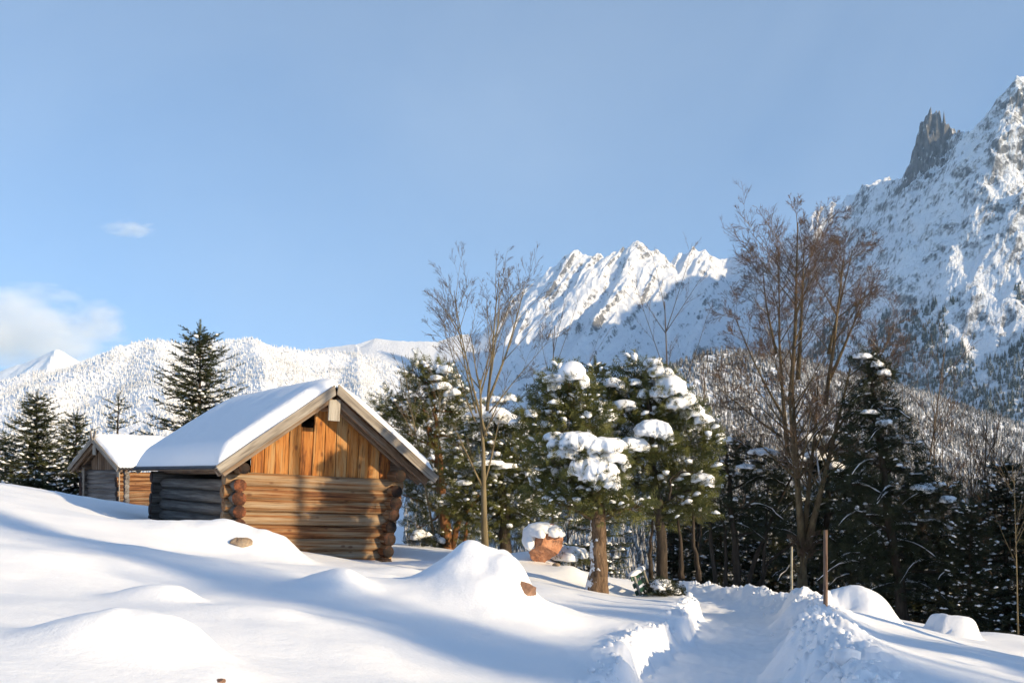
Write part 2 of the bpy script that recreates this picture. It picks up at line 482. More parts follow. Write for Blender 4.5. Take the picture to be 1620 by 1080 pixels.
# snow-covered stones and drifts: px, py(top), distance, rise, reach left/right/front/back, power
MOUNDS = [
    (795, 0, 13.5, 0.54, 0.72, 0.31, 0.90, 0.45, 3.2), (735, 0, 13.3, 0.26, 0.9, 0.7, 1.0, 0.7, 2.0), (845, 0, 12.4, 0.09, 0.5, 0.30, 0.5, 0.5, 2.2),
    (420, 0, 17.6, 0.46, 0.75, 0.42, 0.75, 0.6, 2.6), (330, 0, 17.6, 0.30, 0.95, 0.6, 0.9, 0.8, 2.2), (460, 0, 16.9, 0.16, 0.5, 0.35, 0.5, 0.5, 2.0),
    (275, 0, 6.75, 0.23, 0.55, 0.20, 0.42, 0.34, 2.6), (180, 0, 6.5, 0.10, 0.8, 0.5, 0.6, 0.5, 2.0), (330, 0, 6.2, 0.07, 0.3, 0.22, 0.4, 0.4, 2.0),
    (272, 0, 9.6, 0.19, 0.36, 0.17, 0.30, 0.24, 2.4), (545, 0, 12.4, 0.22, 0.33, 0.22, 0.4, 0.35, 2.2), (600, 0, 15.6, 0.09, 0.9, 0.4, 0.35, 0.35, 2.0),
    (1364, 0, 16.2, 0.44, 0.38, 0.38, 0.42, 0.42, 4.0), (1362, 0, 16.2, 0.14, 0.8, 0.7, 0.7, 0.7, 2.0), (1508, 0, 17.6, 0.34, 0.33, 0.33, 0.34, 0.34, 7.0), (885, 0, 12.9, 0.12, 0.5, 0.30, 0.5, 0.4, 2.0),
    (858, 0, 21.6, 0.22, 0.75, 0.45, 0.6, 0.6, 2.0), (905, 0, 19.9, 0.15, 0.4, 0.4, 0.4, 0.4, 2.0), (1050, 0, 19.0, 0.10, 0.5, 0.5, 0.4, 0.4, 2.0),
    (95, 0, 11.0, 0.08, 0.5, 0.3, 0.4, 0.4, 2.0), (430, 0, 9.2, 0.06, 0.45, 0.25, 0.3, 0.3, 2.0), (650, 0, 17.4, 0.10, 0.5, 0.3, 0.35, 0.35, 2.0), (690, 0, 20.5, 0.10, 0.7, 0.4, 0.4, 0.4, 2.0), (560, 0, 7.8, 0.05, 0.5, 0.25, 0.3, 0.3, 2.0), (960, 0, 12.6, 0.07, 0.35, 0.25, 0.3, 0.3, 2.0),
    (1600, 0, 18.5, 0.10, 0.8, 0.8, 0.5, 0.5, 2.0), (1420, 0, 15.2, 0.10, 0.5, 0.8, 0.4, 0.5, 2.0),
]
def mounds(x, y):
    r = np.zeros_like(x)
    for px, _, Y, h, sl, sr, sf, sb, pw in MOUNDS:
        dx, dy = x - (px - CX) / F * Y, y - Y
        u = np.where(dx < 0, dx / (sl * 1.25), dx / (sr * 1.25))
        v = np.where(dy < 0, dy / (sf * 1.25), dy / (sb * 1.25))
        r = r + h * np.exp(-np.power(u * u + v * v + 1e-9, pw / 2))
    return r

def valley(x, y):
    d = np.clip(y - 48, 0, None)
    return -88 + 80 * np.exp(-d / 160.0)
def open_snow(x, y):
    """snow surface without the dug path"""
    x, y = np.asarray(x, float), np.asarray(y, float)
    far = sstep(40, 95, y) 
    wide = sstep(30, 60, np.abs(x))
    xc = np.clip(x, -38, 34); yc = np.clip(y, -14, 60)
    t = tps(xc, yc)
    lump = fbm(x * 0.45, y * 0.45, 3.1, 3) * 0.075 + fbm(x * 1.3, y * 1.3, 8.1, 3) * 0.022
    t = t + mounds(x + 0.10 * fbm(x * 1.4, y * 1.4, 21.0, 2), y + 0.10 * fbm(x * 1.4, y * 1.4, 22.0, 2)) * (1 + 0.18 * fbm(x * 1.8, y * 1.8, 23.0, 3)) + lump * sstep(3, 9, y)
    t = t + 0.11 * np.exp(-((x - path_x(y) - 1.30) / 0.55) ** 2) * sstep(5, 9, y) * (y < 30)
    t = t - 4.0 * wide * np.where(x > 0, 1, 0.2)
    return t * (1 - far) + (valley(x, y) + 6 * fbm(x / 90, y / 90, 1.0, 3)) * far
def ground_z(x, y, detail=True):
    x, y = np.asarray(x, float), np.asarray(y, float)
    t = open_snow(x, y)
    near = (y < 34) & (y > -15)
    d = x - path_x(y)
    jl = 0.24 * fbm(x * 0.3, y * 1.1, 2.0, 2) + 0.16 * fbm(x * 1.5, y * 3.2, 5.0, 3)
    jr = 0.28 * fbm(x * 0.5, y * 1.1, 9.0, 2) + 0.16 * fbm(x * 2.0, y * 3.0, 4.0, 3)
    sl = sstep(0.70, 0.88, -d + jl)
    sr = sstep(0.60, 1.22, d + jr)
    s = np.where(d < 0, sl, sr)
    floor = path_z(y) + 0.035 * fbm(x * 1.6, y * 1.2, 6.0, 3) + 0.03 * fbm(x * 5.0, y * 4.0, 16.0, 3) + 0.05 * (np.abs(d) / 0.8) ** 2 * (np.abs(d) < 1.1)
    z = np.where(near, floor * (1 - s) + t * s, t)
    if detail:
        # broken, shovelled snow along the banks
        edge_l = np.exp(-((-d - 0.95) / 0.26) ** 2) * (d < 0)
        edge_r = np.exp(-((d - 1.15) / 0.48) ** 2) * (d > 0)
        lumps = 0.10 * fbm(x * 2.6, y * 2.6, 7.0, 4, 0.6) + 0.06 * np.clip(ridged(x * 4.2, y * 4.2, 3.0, 3), -0.2, 1)
        z = z + np.where(near, lumps * (edge_l * 0.75 + edge_r * 1.35) + 0.06 * edge_r * sstep(4, 9, y), 0)
    return z

px_c = np.concatenate([np.linspace(-9000, -1400, 20), np.linspace(-1300, -160, 40), np.linspace(-150, 850, 230), np.linspace(853, 1560, 290), np.linspace(1563, 1800, 45), np.linspace(1830, 3400, 45), np.linspace(3600, 11000, 20)])
ys = np.concatenate([2.2 * (26.0 / 2.2) ** (np.arange(275) / 275.0), 26 * (60 / 26.0) ** (np.arange(50) / 50.0), 60 * (5200 / 60.0) ** (np.arange(51) / 50.0)])
PXg, Yg = np.meshgrid(px_c, ys)
Xg = (PXg - CX) / F * Yg
Zg = ground_z(Xg, Yg)
mb = MB(); mb.add(np.stack([Xg, Yg, Zg], -1).reshape(-1, 3), grid_faces(len(ys), len(px_c)))
g = mb.build('snow_ground', GSNOW, smooth=True)
tag(g, kind='structure')
# the field goes on behind the camera
xb, yb = np.meshgrid(np.linspace(-60, 60, 121), np.concatenate([np.linspace(-60, -12, 13), np.linspace(-11, 2.3, 40)]))
mb = MB(); mb.add(np.stack([xb, yb, ground_z(xb, yb) - 0.004], -1).reshape(-1, 3), grid_faces(xb.shape[0], xb.shape[1]))
tag(mb.build('snow_field', GSNOW, smooth=True), kind='structure')

# ------------------------------------------------------------------ mountains
def ridge_height(x, y, ridges, ysc=1.0):
    z = np.full(x.shape, -1e9)
    for pts, k in ridges:
        p = np.array([P(q[0], q[1], q[2] * ysc) for q in pts])
        for a, b in zip(p[:-1], p[1:]):
            ab = b[:2] - a[:2]
            t = np.clip(((x - a[0]) * ab[0] + (y - a[1]) * ab[1]) / (ab @ ab + 1e-9), 0, 1)
            d = np.hypot(x - a[0] - t * ab[0], y - a[1] - t * ab[1])
            z = np.maximum(z, a[2] + (b[2] - a[2]) * t - k * d)
    return z

def range_mesh(name, m, pxs, ys, hf):
    PXm, Ym = np.meshgrid(pxs, ys)
    X = (PXm - CX) / F * Ym
    Z = hf(X, Ym)
    mb = MB(); mb.add(np.stack([X, Ym, Z], -1).reshape(-1, 3), grid_faces(len(ys), len(pxs)))
    return tag(mb.build(name, m, smooth=False), kind='structure')

# right: rock spire, peak and the ribs that run down towards us; the range goes on to the right
R_RIGHT = [
    ([(2900, 180, 4300), (2400, 140, 4000), (2100, 110, 3900), (1930, 108, 3780), (1850, 122, 3700), (1720, 190, 3450), (1660, 172, 3220), (1614, 124, 3085), (1600, 126, 3080), (1580, 165, 3110), (1562, 190, 3150),
      (1530, 207, 3230), (1508, 210, 3280)], 1.35),
    ([(1524, 208, 3255), (1508, 200, 3285), (1495, 189, 3300), (1485, 177, 3315), (1477, 166, 3325), (1470, 178, 3330), (1465, 194, 3335)], 3.5),
    ([(1508, 214, 3290), (1462, 254, 3360), (1443, 264, 3420), (1405, 282, 3540), (1362, 299, 3660)], 1.7),
    ([(1362, 303, 3660), (1352, 400, 3560), (1338, 520, 3300), (1315, 640, 3000)], 1.9),
    ([(1548, 205, 3190), (1528, 330, 3000), (1490, 470, 2820), (1456, 560, 2660), (1442, 650, 2450), (1420, 740, 2200)], 1.35),
    ([(1600, 126, 3080), (1580, 250, 2940), (1585, 400, 2780), (1575, 540, 2560), (1560, 650, 2350), (1535, 740, 2100)], 1.2),
    ([(1474, 230, 3315), (1452, 330, 3200), (1412, 470, 3050), (1385, 580, 2850)], 1.5),
    ([(1660, 172, 3220), (1680, 300, 3000), (1710, 420, 2800), (1700, 560, 2550), (1690, 740, 2100)], 1.15),
    ([(1850, 122, 3700), (1860, 330, 3200), (1880, 500, 2700), (1860, 740, 2100)], 1.1),
    ([(2100, 110, 3900), (2150, 340, 3200), (2200, 740, 2100)], 1.1),
]
def h_right(x, y):
    wx = 55 * fbm(x / 260, y / 260, 4.0, 4); wy = 55 * fbm(x / 260, y / 260, 14.0, 4)
    z = ridge_height(x + 0.5 * wx, y + 0.5 * wy, R_RIGHT)
    craggy = sstep(1300, 1500, x) * sstep(500, 900, z)
    z = z + (26 + 26 * craggy) * ridged(x / 150, y / 150, 2.0, 5, 0.55) - 9 - 24 * craggy
    z = z + 9 * fbm(x / 22, y / 22, 3.3, 3)
    z = z + sstep(250, 600, z) * 4.0 * np.clip(0.35 + 1.3 * fbm(x / 130, y / 130, 31.0, 3), 0, 1) * np.sin(z / 9.0 + 0.03 * x + 11 * fbm(x / 110, y / 110, 8.8, 3))      # rock ledges
    uu = 0.62 * x - 0.78 * y + 70 * fbm(x / 300, y / 300, 41.0, 3); vv = 0.78 * x + 0.62 * y
    z = z + sstep(100, 420, z) * (24 * ridged(uu / 120, vv / 560, 4.4, 3, 0.5) - 8)      # ribs and couloirs down the fall line
    tw = np.exp(-((x - 1405) / 110) ** 2 - ((y - 3310) / 130) ** 2)
    z = z + tw * (10 * np.sin(z / 8.0 + 6 * fbm(x / 60, y / 60, 5.5, 3)) + 26 * ridged(x / 34, y / 34, 7.7, 3) - 6)
    return np.maximum(z, -140)
MT_ROCK = make_mountain('snowy_rock_face', 0.33, 0.58, 0.011)
MT_FAR = make_mountain('far_snowy_rock', 0.26, 0.46, 0.009)
MT_SOFT = make_mountain('snow_slope', -0.4, 0.1, 0.006, bs=5.0)
range_mesh('rock_mountain', MT_ROCK, np.concatenate([np.linspace(1180, 1290, 30), np.linspace(1292, 1640, 290), np.linspace(1645, 3300, 110)]), np.linspace(1900, 4400, 270), h_right)

R_MID = [
    ([(420, 562, 4200), (520, 548, 4250), (560, 544, 4250), (592, 534, 4300), (625, 537, 4300), (690, 541, 4350), (722, 529, 4400), (775, 524, 4450)], 0.55),
    ([(775, 524, 4450), (800, 500, 4450), (828, 455, 4450), (865, 428, 4480), (905, 402, 4500), (932, 392, 4500),
      (965, 396, 4500), (1003, 388, 4510), (1040, 396, 4520), (1062, 412, 4530), (1098, 392, 4540), (1140, 412, 4560), (1165, 405, 4580), (1205, 412, 4600), (1232, 440, 4620), (1262, 380, 4500),
      (1292, 338, 4450), (1330, 322, 4430), (1365, 300, 4420), (1400, 284, 4410), (1450, 300, 4420), (1560, 300, 4500)], 1.05),
    ([(775, 523, 4450), (800, 560, 4150), (830, 610, 3850), (850, 660, 3500)], 0.75),
    ([(1292, 338, 4450), (1290, 420, 4250), (1270, 520, 3900), (1240, 620, 3400)], 0.9),
    ([(1003, 388, 4510), (960, 480, 4150), (900, 580, 3750)], 0.85),
    ([(1140, 412, 4560), (1120, 500, 4150), (1060, 590, 3700)], 0.85),
    ([(560, 544, 4250), (580, 600, 3850), (600, 660, 3500)], 0.5), ([(700, 545, 4350), (720, 600, 3900), (740, 670, 3450)], 0.5),
]
def h_mid(x, y):
    wx = 40 * fbm(x / 300, y / 300, 24.0, 3); wy = 40 * fbm(x / 300, y / 300, 34.0, 3)
    z = ridge_height(x + 0.4 * wx, y + 0.4 * wy, R_MID, 1.06)
    rocky = sstep(-150, 60, x)
    u = 0.80 * x - 0.60 * y + 60 * fbm(x / 350, y / 350, 44.0, 3); v = 0.6 * x + 0.8 * y
    z = z + rocky * (52 * ridged(u / 95, v / 520, 2.5, 3, 0.5) - 20 + 12 * fbm(x / 30, y / 30, 6.0, 3)) + (1 - rocky) * 8 * fbm(x / 170, y / 170, 5.0, 4)
    return np.maximum(z, -140)
range_mesh('far_mountain', MT_FAR, np.linspace(420, 1560, 440), np.linspace(3400, 5300, 200), h_mid)

R_LEFT = [
    ([(-120, 790, 1800), (0, 705, 2100), (60, 645, 2350), (130, 590, 2650), (180, 552, 2800), (240, 538, 2900), (300, 546, 2950), (340, 540, 3000), (400, 537, 3000), (432, 549, 3050), (500, 555, 3100), (560, 556, 3150), (620, 575, 3100), (680, 615, 3000), (760, 690, 2800)], 0.52),
    ([(240, 538, 2900), (255, 640, 2300), (270, 760, 1700)], 0.42), ([(400, 537, 3000), (420, 640, 2400), (450, 770, 1700)], 0.42), ([(560, 556, 3150), (580, 660, 2500), (600, 780, 1700)], 0.45),
    ([(-500, 610, 3300), (-150, 600, 3400), (0, 604, 3450), (45, 588, 3450), (100, 581, 3500), (140, 584, 3550), (220, 620, 3600)], 0.5),
]
def h_left(x, y):
    z = ridge_height(x + 30 * fbm(x / 300, y / 300, 54.0, 3), y, R_LEFT)
    return np.maximum(z + 16 * fbm(x / 210, y / 210, 64.0, 4), -130)
range_mesh('forested_hill', MT_SOFT, np.linspace(-520, 860, 240), np.linspace(1400, 4000, 150), h_left)

R_NEAR = [([(700, 822, 1150), (790, 767, 1200), (850, 712, 1300), (905, 644, 1400), (960, 610, 1450), (1040, 585, 1500), (1100, 567, 1550), (1160, 557, 1600), (1250, 562, 1750), (1350, 597, 1900), (1440, 682, 1900), (1560, 782, 1900), (1750, 822, 1900)], 0.5),
          ([(1100, 567, 1550), (1090, 662, 1250), (1060, 782, 900)], 0.4), ([(1350, 587, 1900), (1360, 682, 1400), (1350, 802, 900)], 0.38)]
def h_near(x, y):
    return np.maximum(ridge_height(x + 15 * fbm(x / 150, y / 150, 74.0, 3), y, R_NEAR) + 9 * fbm(x / 110, y / 110, 84.0, 4), -130)
range_mesh('wooded_foothill', MT_SOFT, np.linspace(600, 1800, 240), np.linspace(650, 2400, 110), h_near)

R_FAR = [([(-400, 640, 9000), (-40, 600, 9000), (40, 575, 9000), (88, 549, 9000), (130, 580, 9000), (260, 650, 9000)], 0.9), ([(88, 549, 9000), (60, 640, 8200)], 0.7)]
range_mesh('white_peak', MT_SOFT, np.linspace(-420, 280, 120), np.linspace(8000, 9600, 60), lambda x, y: np.maximum(ridge_height(x, y, R_FAR) + 25 * ridged(x / 300, y / 300, 3.0, 4), -100))

# ------------------------------------------------------------------ the far woods: too many to count, one object each
def tree_tmpl():
    V, Fc = [], []
    for (z0, z1, r) in ((0.0, 1.0, 0.20),):
        b = len(V)
        for k in range(5):
            a = k / 5 * 2 * math.pi + z0 * 3
            V.append((math.cos(a) * r, math.sin(a) * r, z0 + 0.03 * (k % 2)))
        V.append((0, 0, z1))
        for k in range(5): Fc.append((b + k, b + (k + 1) % 5, b + 5))
    return np.array(V), np.array(Fc)
TT = tree_tmpl()
def forest(name, m, hf, n, px0, px1, y0, y1, keep, hgt, label, seed):
    r = np.random.default_rng(seed)
    px = r.uniform(px0, px1, n); Y = r.uniform(y0, y1, n)
    X = (px - CX) / F * Y
    Z = hf(X, Y)
    py = HY - Z / Y * F
    ok = keep(px, py, X, Y, Z, r)
    X, Y, Z = X[ok], Y[ok], Z[ok]
    k = len(X)
    h = hgt * r.uniform(0.55, 1.2, k); wd = h * r.uniform(0.8, 1.25, k)
    a = r.uniform(0, 6.28, k)
    T = TT[0]
    c, s = np.cos(a)[:, None], np.sin(a)[:, None]
    vx = (T[None, :, 0] * c - T[None, :, 1] * s) * wd[:, None] + X[:, None]
    vy = (T[None, :, 0] * s + T[None, :, 1] * c) * wd[:, None] + Y[:, None]
    vz = T[None, :, 2] * h[:, None] + Z[:, None] - 1.0
    V = np.stack([vx, vy, vz], -1).reshape(-1, 3)
    Fc = (TT[1][None] + (np.arange(k) * len(T))[:, None, None]).reshape(-1, 3)
    mb = MB(); mb.add(V, Fc)
    return tag(mb.build(name, m), label, 'forest', kind='stuff')
FOR_L = make_forest('snow_laden_forest', 0.30, 0.62, dark=(0.15, 0.15, 0.14), snow=(0.88, 0.87, 0.85))
FOR_N = make_forest('frosted_forest', 0.50, 0.86, dark=(0.062, 0.056, 0.05))
FOR_R = make_forest('mountain_forest', 0.60, 0.92, dark=(0.05, 0.06, 0.05))
def nn(X, Y, s, o): return fbm(X / s, Y / s, o, 3)
forest('far_forest', FOR_L, h_left, 88000, -300, 800, 1500, 3500, lambda px, py, X, Y, Z, r: (Z > -60) & (nn(X, Y, 160, 3) > -0.55) & (r.random(len(X)) < 0.75 + 0.9 * nn(X, Y, 60, 6)), 10.5, 'snow laden forest covering the long ridge behind the huts', 1)
forest('near_forest', FOR_N, h_near, 29000, 640, 1700, 700, 2000, lambda px, py, X, Y, Z, r: (Z > -90), 13, 'frosted dark forest on the foothill below the rocky mountains', 2)
forest('mountain_forest', FOR_R, h_right, 16000, 1230, 1800, 1950, 3050, lambda px, py, X, Y, Z, r: (Z > -80) & (py > 470 + 90 * nn(X, Y, 120, 5)) & (nn(X, Y, 90, 9) > -0.12 - (py - 480) / 600), 20, 'scattered snowy trees on the lower ribs of the rock mountain', 3)
forest('valley_forest', FOR_N, lambda x, y: open_snow(x, y), 9000, 200, 1750, 110, 900, lambda px, py, X, Y, Z, r: (Y > 170) & (Z < -40), 17, 'bluish forest on the valley floor behind the pines', 4)

# ------------------------------------------------------------------ log huts
from mathutils import Matrix
def place(o, origin, xa, ya, za):
    m = Matrix.Identity(4)
    for i, v in enumerate((xa, ya, za, origin)):
        for j in range(3): m[j][i] = float(v[j])
    o.matrix_basis = m
    return o
AX, AY, AZ = (1, 0, 0), (0, 1, 0), (0, 0, 1)

def log_mesh(name, length, r, mats, seed, flat=1.0, taper=0.06, square=0.0):
    rr = np.random.default_rng(seed)
    n, s = 9, 14
    xs = np.linspace(0, length, n)
    a = np.arange(s) / s * 2 * math.pi
    A, X = np.meshgrid(a, xs)
    rad = r * (1 + 0.06 * fbm(np.cos(A) * 1.1 + seed, np.sin(A) * 1.1 + X * 0.8, seed * 1.7, 2)) * (1 - taper * X / length)
    if square:
        rad = rad * (1 - square + square * np.minimum(1.0 / np.maximum(np.abs(np.cos(A)), np.abs(np.sin(A))), 1.3))
    bend = 0.018 * np.sin(X / length * math.pi) * rr.uniform(-1, 1)
    V = np.stack([X, np.cos(A) * rad, np.sin(A) * rad * flat + bend], -1).reshape(-1, 3)
    k = np.arange(s); k2 = (k + 1) % s
    f = np.concatenate([np.stack([q * s + k, q * s + k2, (q + 1) * s + k2, (q + 1) * s + k], 1) for q in range(n - 1)])
    mb = MB()
    mb.add(V, f)
    for q, sgn in ((0, -1), (n - 1, 1)):
        ring = V[q * s:(q + 1) * s]
        c = ring.mean(0)
        inner = c + (ring - c) * 0.9 + np.array([sgn * 0.012, 0, 0])
        VV = np.concatenate([ring, inner, [c + np.array([sgn * 0.014, 0, 0])]])
        fr = np.stack([k, k2, s + k2, s + k], 1) if sgn > 0 else np.stack([k2, k, s + k, s + k2], 1)
        ft = np.stack([s + k, s + k2, np.full(s, 2 * s)], 1) if sgn > 0 else np.stack([s + k2, s + k, np.full(s, 2 * s)], 1)
        mb.add(VV, fr, ft, mi=1)
    return mb.mesh(name, mats, True)

def plank_mesh(name, length, wd, th, m, top_slope=0.0, seed=0, point=0.0):
    """board along X, width Y, thickness Z; top_slope = change of length across the width"""
    rr = np.random.default_rng(seed)
    bm = bmesh.new()
    n = 5
    rows = []
    for i in range(n):
        t = i / (n - 1)
        row = []
        for (y, z) in ((0, 0), (wd, 0), (wd, th), (0, th)):
            L = length + top_slope * (y / wd - 0.5)
            row.append(bm.verts.new((L * t, y + rr.uniform(-0.006, 0.006) * (0 < i < n - 1), z + rr.uniform(-0.003, 0.003))))
        rows.append(row)
    for a, b in zip(rows[:-1], rows[1:]):
        for k in range(4): bm.faces.new((a[k], a[(k + 1) % 4], b[(k + 1) % 4], b[k]))
    bm.faces.new(rows[0][::-1]); bm.faces.new(rows[-1])
    bmesh.ops.recalc_face_normals(bm, faces=bm.faces)
    bmesh.ops.bevel(bm, geom=[e for e in bm.edges if e.calc_face_angle(0) > 0.7], offset=min(0.008, th * 0.25), segments=1, affect='EDGES')
    me = bpy.data.meshes.new(name); bm.to_mesh(me); bm.free()
    me.materials.append(m)
    return me

def make_hut(name, label, loc, rotz, roll, W, L, H, course, r, xa, za, aL, aR, ovf, ovb, mats, flare=0.0, boards=12, snow_t=(0.17, 0.13), hole=True, seed=1, squares=0.0, finial=False, porch=False):
    rr = np.random.default_rng(seed)
    hut = tag(empty(name, loc, (0, math.radians(roll), math.radians(rotz))), label, 'hut', 'log huts on the snow slope')
    side_m, gab_m = mats['side'], mats['gable']
    nc = int(H / course)
    def put(nm, me, origin, xa_, ya_, za_):
        return place(link(bpy.data.objects.new(nm, me), hut), origin, xa_, ya_, za_)
    for k in range(nc):
        z = H - course * (nc - k) + course * 0.5
        fx = -flare * (H - z)
        big = r * rr.uniform(0.93, 1.1)
        # side logs run back; their round ends show beside the gable
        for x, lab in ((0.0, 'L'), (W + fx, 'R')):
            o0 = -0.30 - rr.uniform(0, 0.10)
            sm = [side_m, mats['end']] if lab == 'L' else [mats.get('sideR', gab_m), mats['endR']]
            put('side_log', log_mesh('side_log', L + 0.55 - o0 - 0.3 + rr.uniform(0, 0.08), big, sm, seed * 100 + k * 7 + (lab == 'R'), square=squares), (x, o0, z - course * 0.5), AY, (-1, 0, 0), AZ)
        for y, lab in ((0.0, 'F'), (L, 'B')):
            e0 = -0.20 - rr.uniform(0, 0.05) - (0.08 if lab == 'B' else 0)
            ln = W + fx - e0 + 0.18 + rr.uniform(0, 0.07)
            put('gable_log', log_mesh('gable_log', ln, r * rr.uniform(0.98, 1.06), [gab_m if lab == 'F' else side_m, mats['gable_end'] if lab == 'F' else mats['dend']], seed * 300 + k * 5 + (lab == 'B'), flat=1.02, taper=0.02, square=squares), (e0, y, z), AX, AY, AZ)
    # roof planes (underside) : z at the eave lines
    zeL, zeR = H - 0.04, H - 0.04
    sL, sR = (za - zeL) / (xa + aL), (za - zeR) / (W + aR - xa)
    def zr(x): return np.where(x < xa, za - (xa - x) * sL, za - (x - xa) * sR)
    # vertical boards closing the gables
    x0b, x1b = 0.30, W - 0.06
    edges = np.linspace(x0b, x1b, boards + 1) + np.concatenate([[0], rr.uniform(-0.03, 0.03, boards - 1), [0]])
    for y, fr in ((-0.03, True), (L - 0.03, False)):
        for i in range(boards):
            a, b = edges[i] + 0.005, edges[i + 1] - 0.005
            za_, zb_ = float(zr(np.array(a))) - 0.07, float(zr(np.array(b))) - 0.07
            hc = (za_ + zb_) / 2 - (H - 0.02)
            sl = zb_ - za_
            cm = 0.5 * (a + b)
            if hole and fr and abs(cm - (xa - 0.30)) < 0.115: hc -= 0.38; sl = 0.0
            if fr and abs(cm - xa) < 0.2: sl = 0.0
            if hc < 0.06: continue
            put('gable_board', plank_mesh('gable_board', hc, b - a, 0.03, mats['board'] if fr else mats['side'], sl, seed * 500 + i), (a, y - 0.012 * (i % 2) - rr.uniform(0, 0.006), H - 0.02), AZ, AX, AY)
    # added backing: stops daylight in the joints, its dark colour stands for interior shade
    mb = MB(); box(mb, (0.1, 0.10, H - 0.3), (W - 0.15, 0.13, H + 0.1))
    V = np.array([(0.25, 0.10, H), (W - 0.2, 0.10, H), (xa, 0.10, float(zr(np.array(xa))) - 0.5)]); mb.add(V, [(0, 1, 2)])
    mb.build('dark_backing', DARK, hut)
    # fascia boards, inner rafters
    cL, cR = 1 / math.hypot(1, sL), 1 / math.hypot(1, sR)
    dL, dR = (cL, 0, sL * cL), (-cR, 0, sR * cR)
    lenL, lenR = (xa + aL) / cL, (W + aR - xa) / cR
    nL, nR = (-sL * cL, 0, cL), (sR * cR, 0, cR)
    fw = 0.19
    for y in (-ovf - 0.02, L + ovb):
        put('fascia_board', plank_mesh('fascia_board', lenL + 0.02, fw, 0.04, mats['fascia'], 0.10, seed + 1), (-aL, y, zeL - 0.02), dL, nL, (0, -1, 0))
        put('fascia_board', plank_mesh('fascia_board', lenR + 0.06, fw, 0.04, mats['fascia'], 0.10, seed + 2), (W + aR, y - 0.046, zeR - 0.02), dR, nR, (0, 1, 0))
    for y in (-ovf + 0.16, -0.22):
        for (ori, d_, n_, ln) in (((-aL + 0.1, y, zeL - 0.06), dL, nL, lenL - 0.15), ((W + aR - 0.1, y + 0.005, zeR - 0.06), dR, nR, lenR - 0.15)):
            yy = (0, -1, 0) if d_ is dL else (0, 1, 0)
            put('rafter', plank_mesh('rafter', ln, 0.13, 0.10, mats['rafter'], 0, seed + 3), ori, d_, n_, yy)
    # roof boarding, board by board, running along the ridge
    for side, (d_, n_, ln, x0, z0) in enumerate(((dL, nL, lenL, -aL, zeL), (dR, nR, lenR, W + aR, zeR))):
        nb = int(ln / 0.24)
        for i in range(nb):
            t0 = ln * i / nb + 0.004
            ori = (x0 + d_[0] * t0 + n_[0] * 0.085, -ovf + 0.03, z0 + d_[2] * t0 + n_[2] * 0.085)
            o = put('roof_board', plank_mesh('roof_board', L + ovf + ovb - 0.04, ln / nb - 0.01, 0.024, mats['rafter'], 0, seed * 900 + i), ori, AY, d_, np.cross(AY, d_))
    # corrugated sheet
    for side, (d_, n_, ln, x0, z0) in enumerate(((dL, nL, lenL, -aL, zeL), (dR, nR, lenR, W + aR, zeR))):
        y = np.arange(-ovf - 0.02, L + ovb + 0.02, 0.025)
        wv = 0.014 * np.sin(y / 0.15 * 2 * math.pi)
        mb = MB()
        for off in (0.150, 0.142):
            V = []
            for t in (-0.06, ln - 0.01):
                V.append(np.stack([np.full_like(y, x0 + d_[0] * t) + n_[0] * (off + wv), y, np.full_like(y, z0 + d_[2] * t) + n_[2] * (off + wv)], -1))
            mb.add(np.concatenate(V), grid_faces(2, len(y)))
        mb.build('roof_sheet', ROOFSHEET, hut)
    # round purlins under the roof
    for (x, z, rd) in ((0.02, H + 0.10, 0.115), (W - 0.02, H + 0.10, 0.125), (xa, za - 0.22, 0.10)):
        put('purlin', log_mesh('purlin', L + ovf + ovb - 0.35, rd, [mats['rafter'], mats['endR']], seed * 40 + int(z * 10) + int(x)), (x, -ovf + 0.22, z - 0.02), AY, (-1, 0, 0), AZ)
    put('ridge_plank', plank_mesh('ridge_plank', 0.44, 0.26, 0.035, mats['fascia'], 0.03, seed + 9), (xa - 0.13, -ovf + 0.05, za - 0.56), AZ, AX, AY)
    if finial:
        put('ridge_finial', plank_mesh('ridge_finial', 0.50, 0.15, 0.04, mats['fascia'], 0, seed + 11), (xa - 0.05, -ovf - 0.03, za + 0.02), (0.35, 0, 0.937), (0.937, 0, -0.35), AY)
        put('ridge_finial', plank_mesh('ridge_finial', 0.42, 0.15, 0.04, mats['fascia'], 0, seed + 12), (xa - 0.02, -ovf - 0.10, za + 0.02), (-0.35, 0, 0.937), (0.937, 0, 0.35), AY)
        for zz in (0.3, 0.9):
            put('corner_post', plank_mesh('corner_post', 2.0, 0.2, 0.05, mats['fascia'], 0, seed + 14), (W - 0.07 if zz < 0.5 else 0.0, -0.33, H - 1.9), AZ, AX, AY)
    # snow lying on the roof
    u = np.concatenate([np.linspace(-aL - 0.07, -aL + 0.35, 14), np.linspace(-aL + 0.40, W + aR - 0.40, 60), np.linspace(W + aR - 0.35, W + aR + 0.05, 14)])
    v = np.concatenate([np.linspace(-ovf + 0.0, -ovf + 0.4, 14), np.linspace(-ovf + 0.47, L + ovb - 0.45, 60), np.linspace(L + ovb - 0.4, L + ovb + 0.02, 12)])
    U, Vv = np.meshgrid(u, v)
    rb = 0.30
    dd = np.sqrt((U - xa) ** 2 + rb ** 2) - rb * 0.85
    zz = np.where(U < xa, za - dd * sL, za - dd * sR)
    T = np.where(U < xa, snow_t[0], snow_t[1]) * sstep(-0.4, 0.3, np.abs(U - xa) + 0.25) * (1 + 0.10 * fbm(U * 0.9 + seed, Vv * 0.9, 2.0, 3))
    def round_edge(d, R): 
        q = np.clip(d / R, 0, 1); return np.sqrt(np.clip(1 - (1 - q) ** 2, 0, 1))
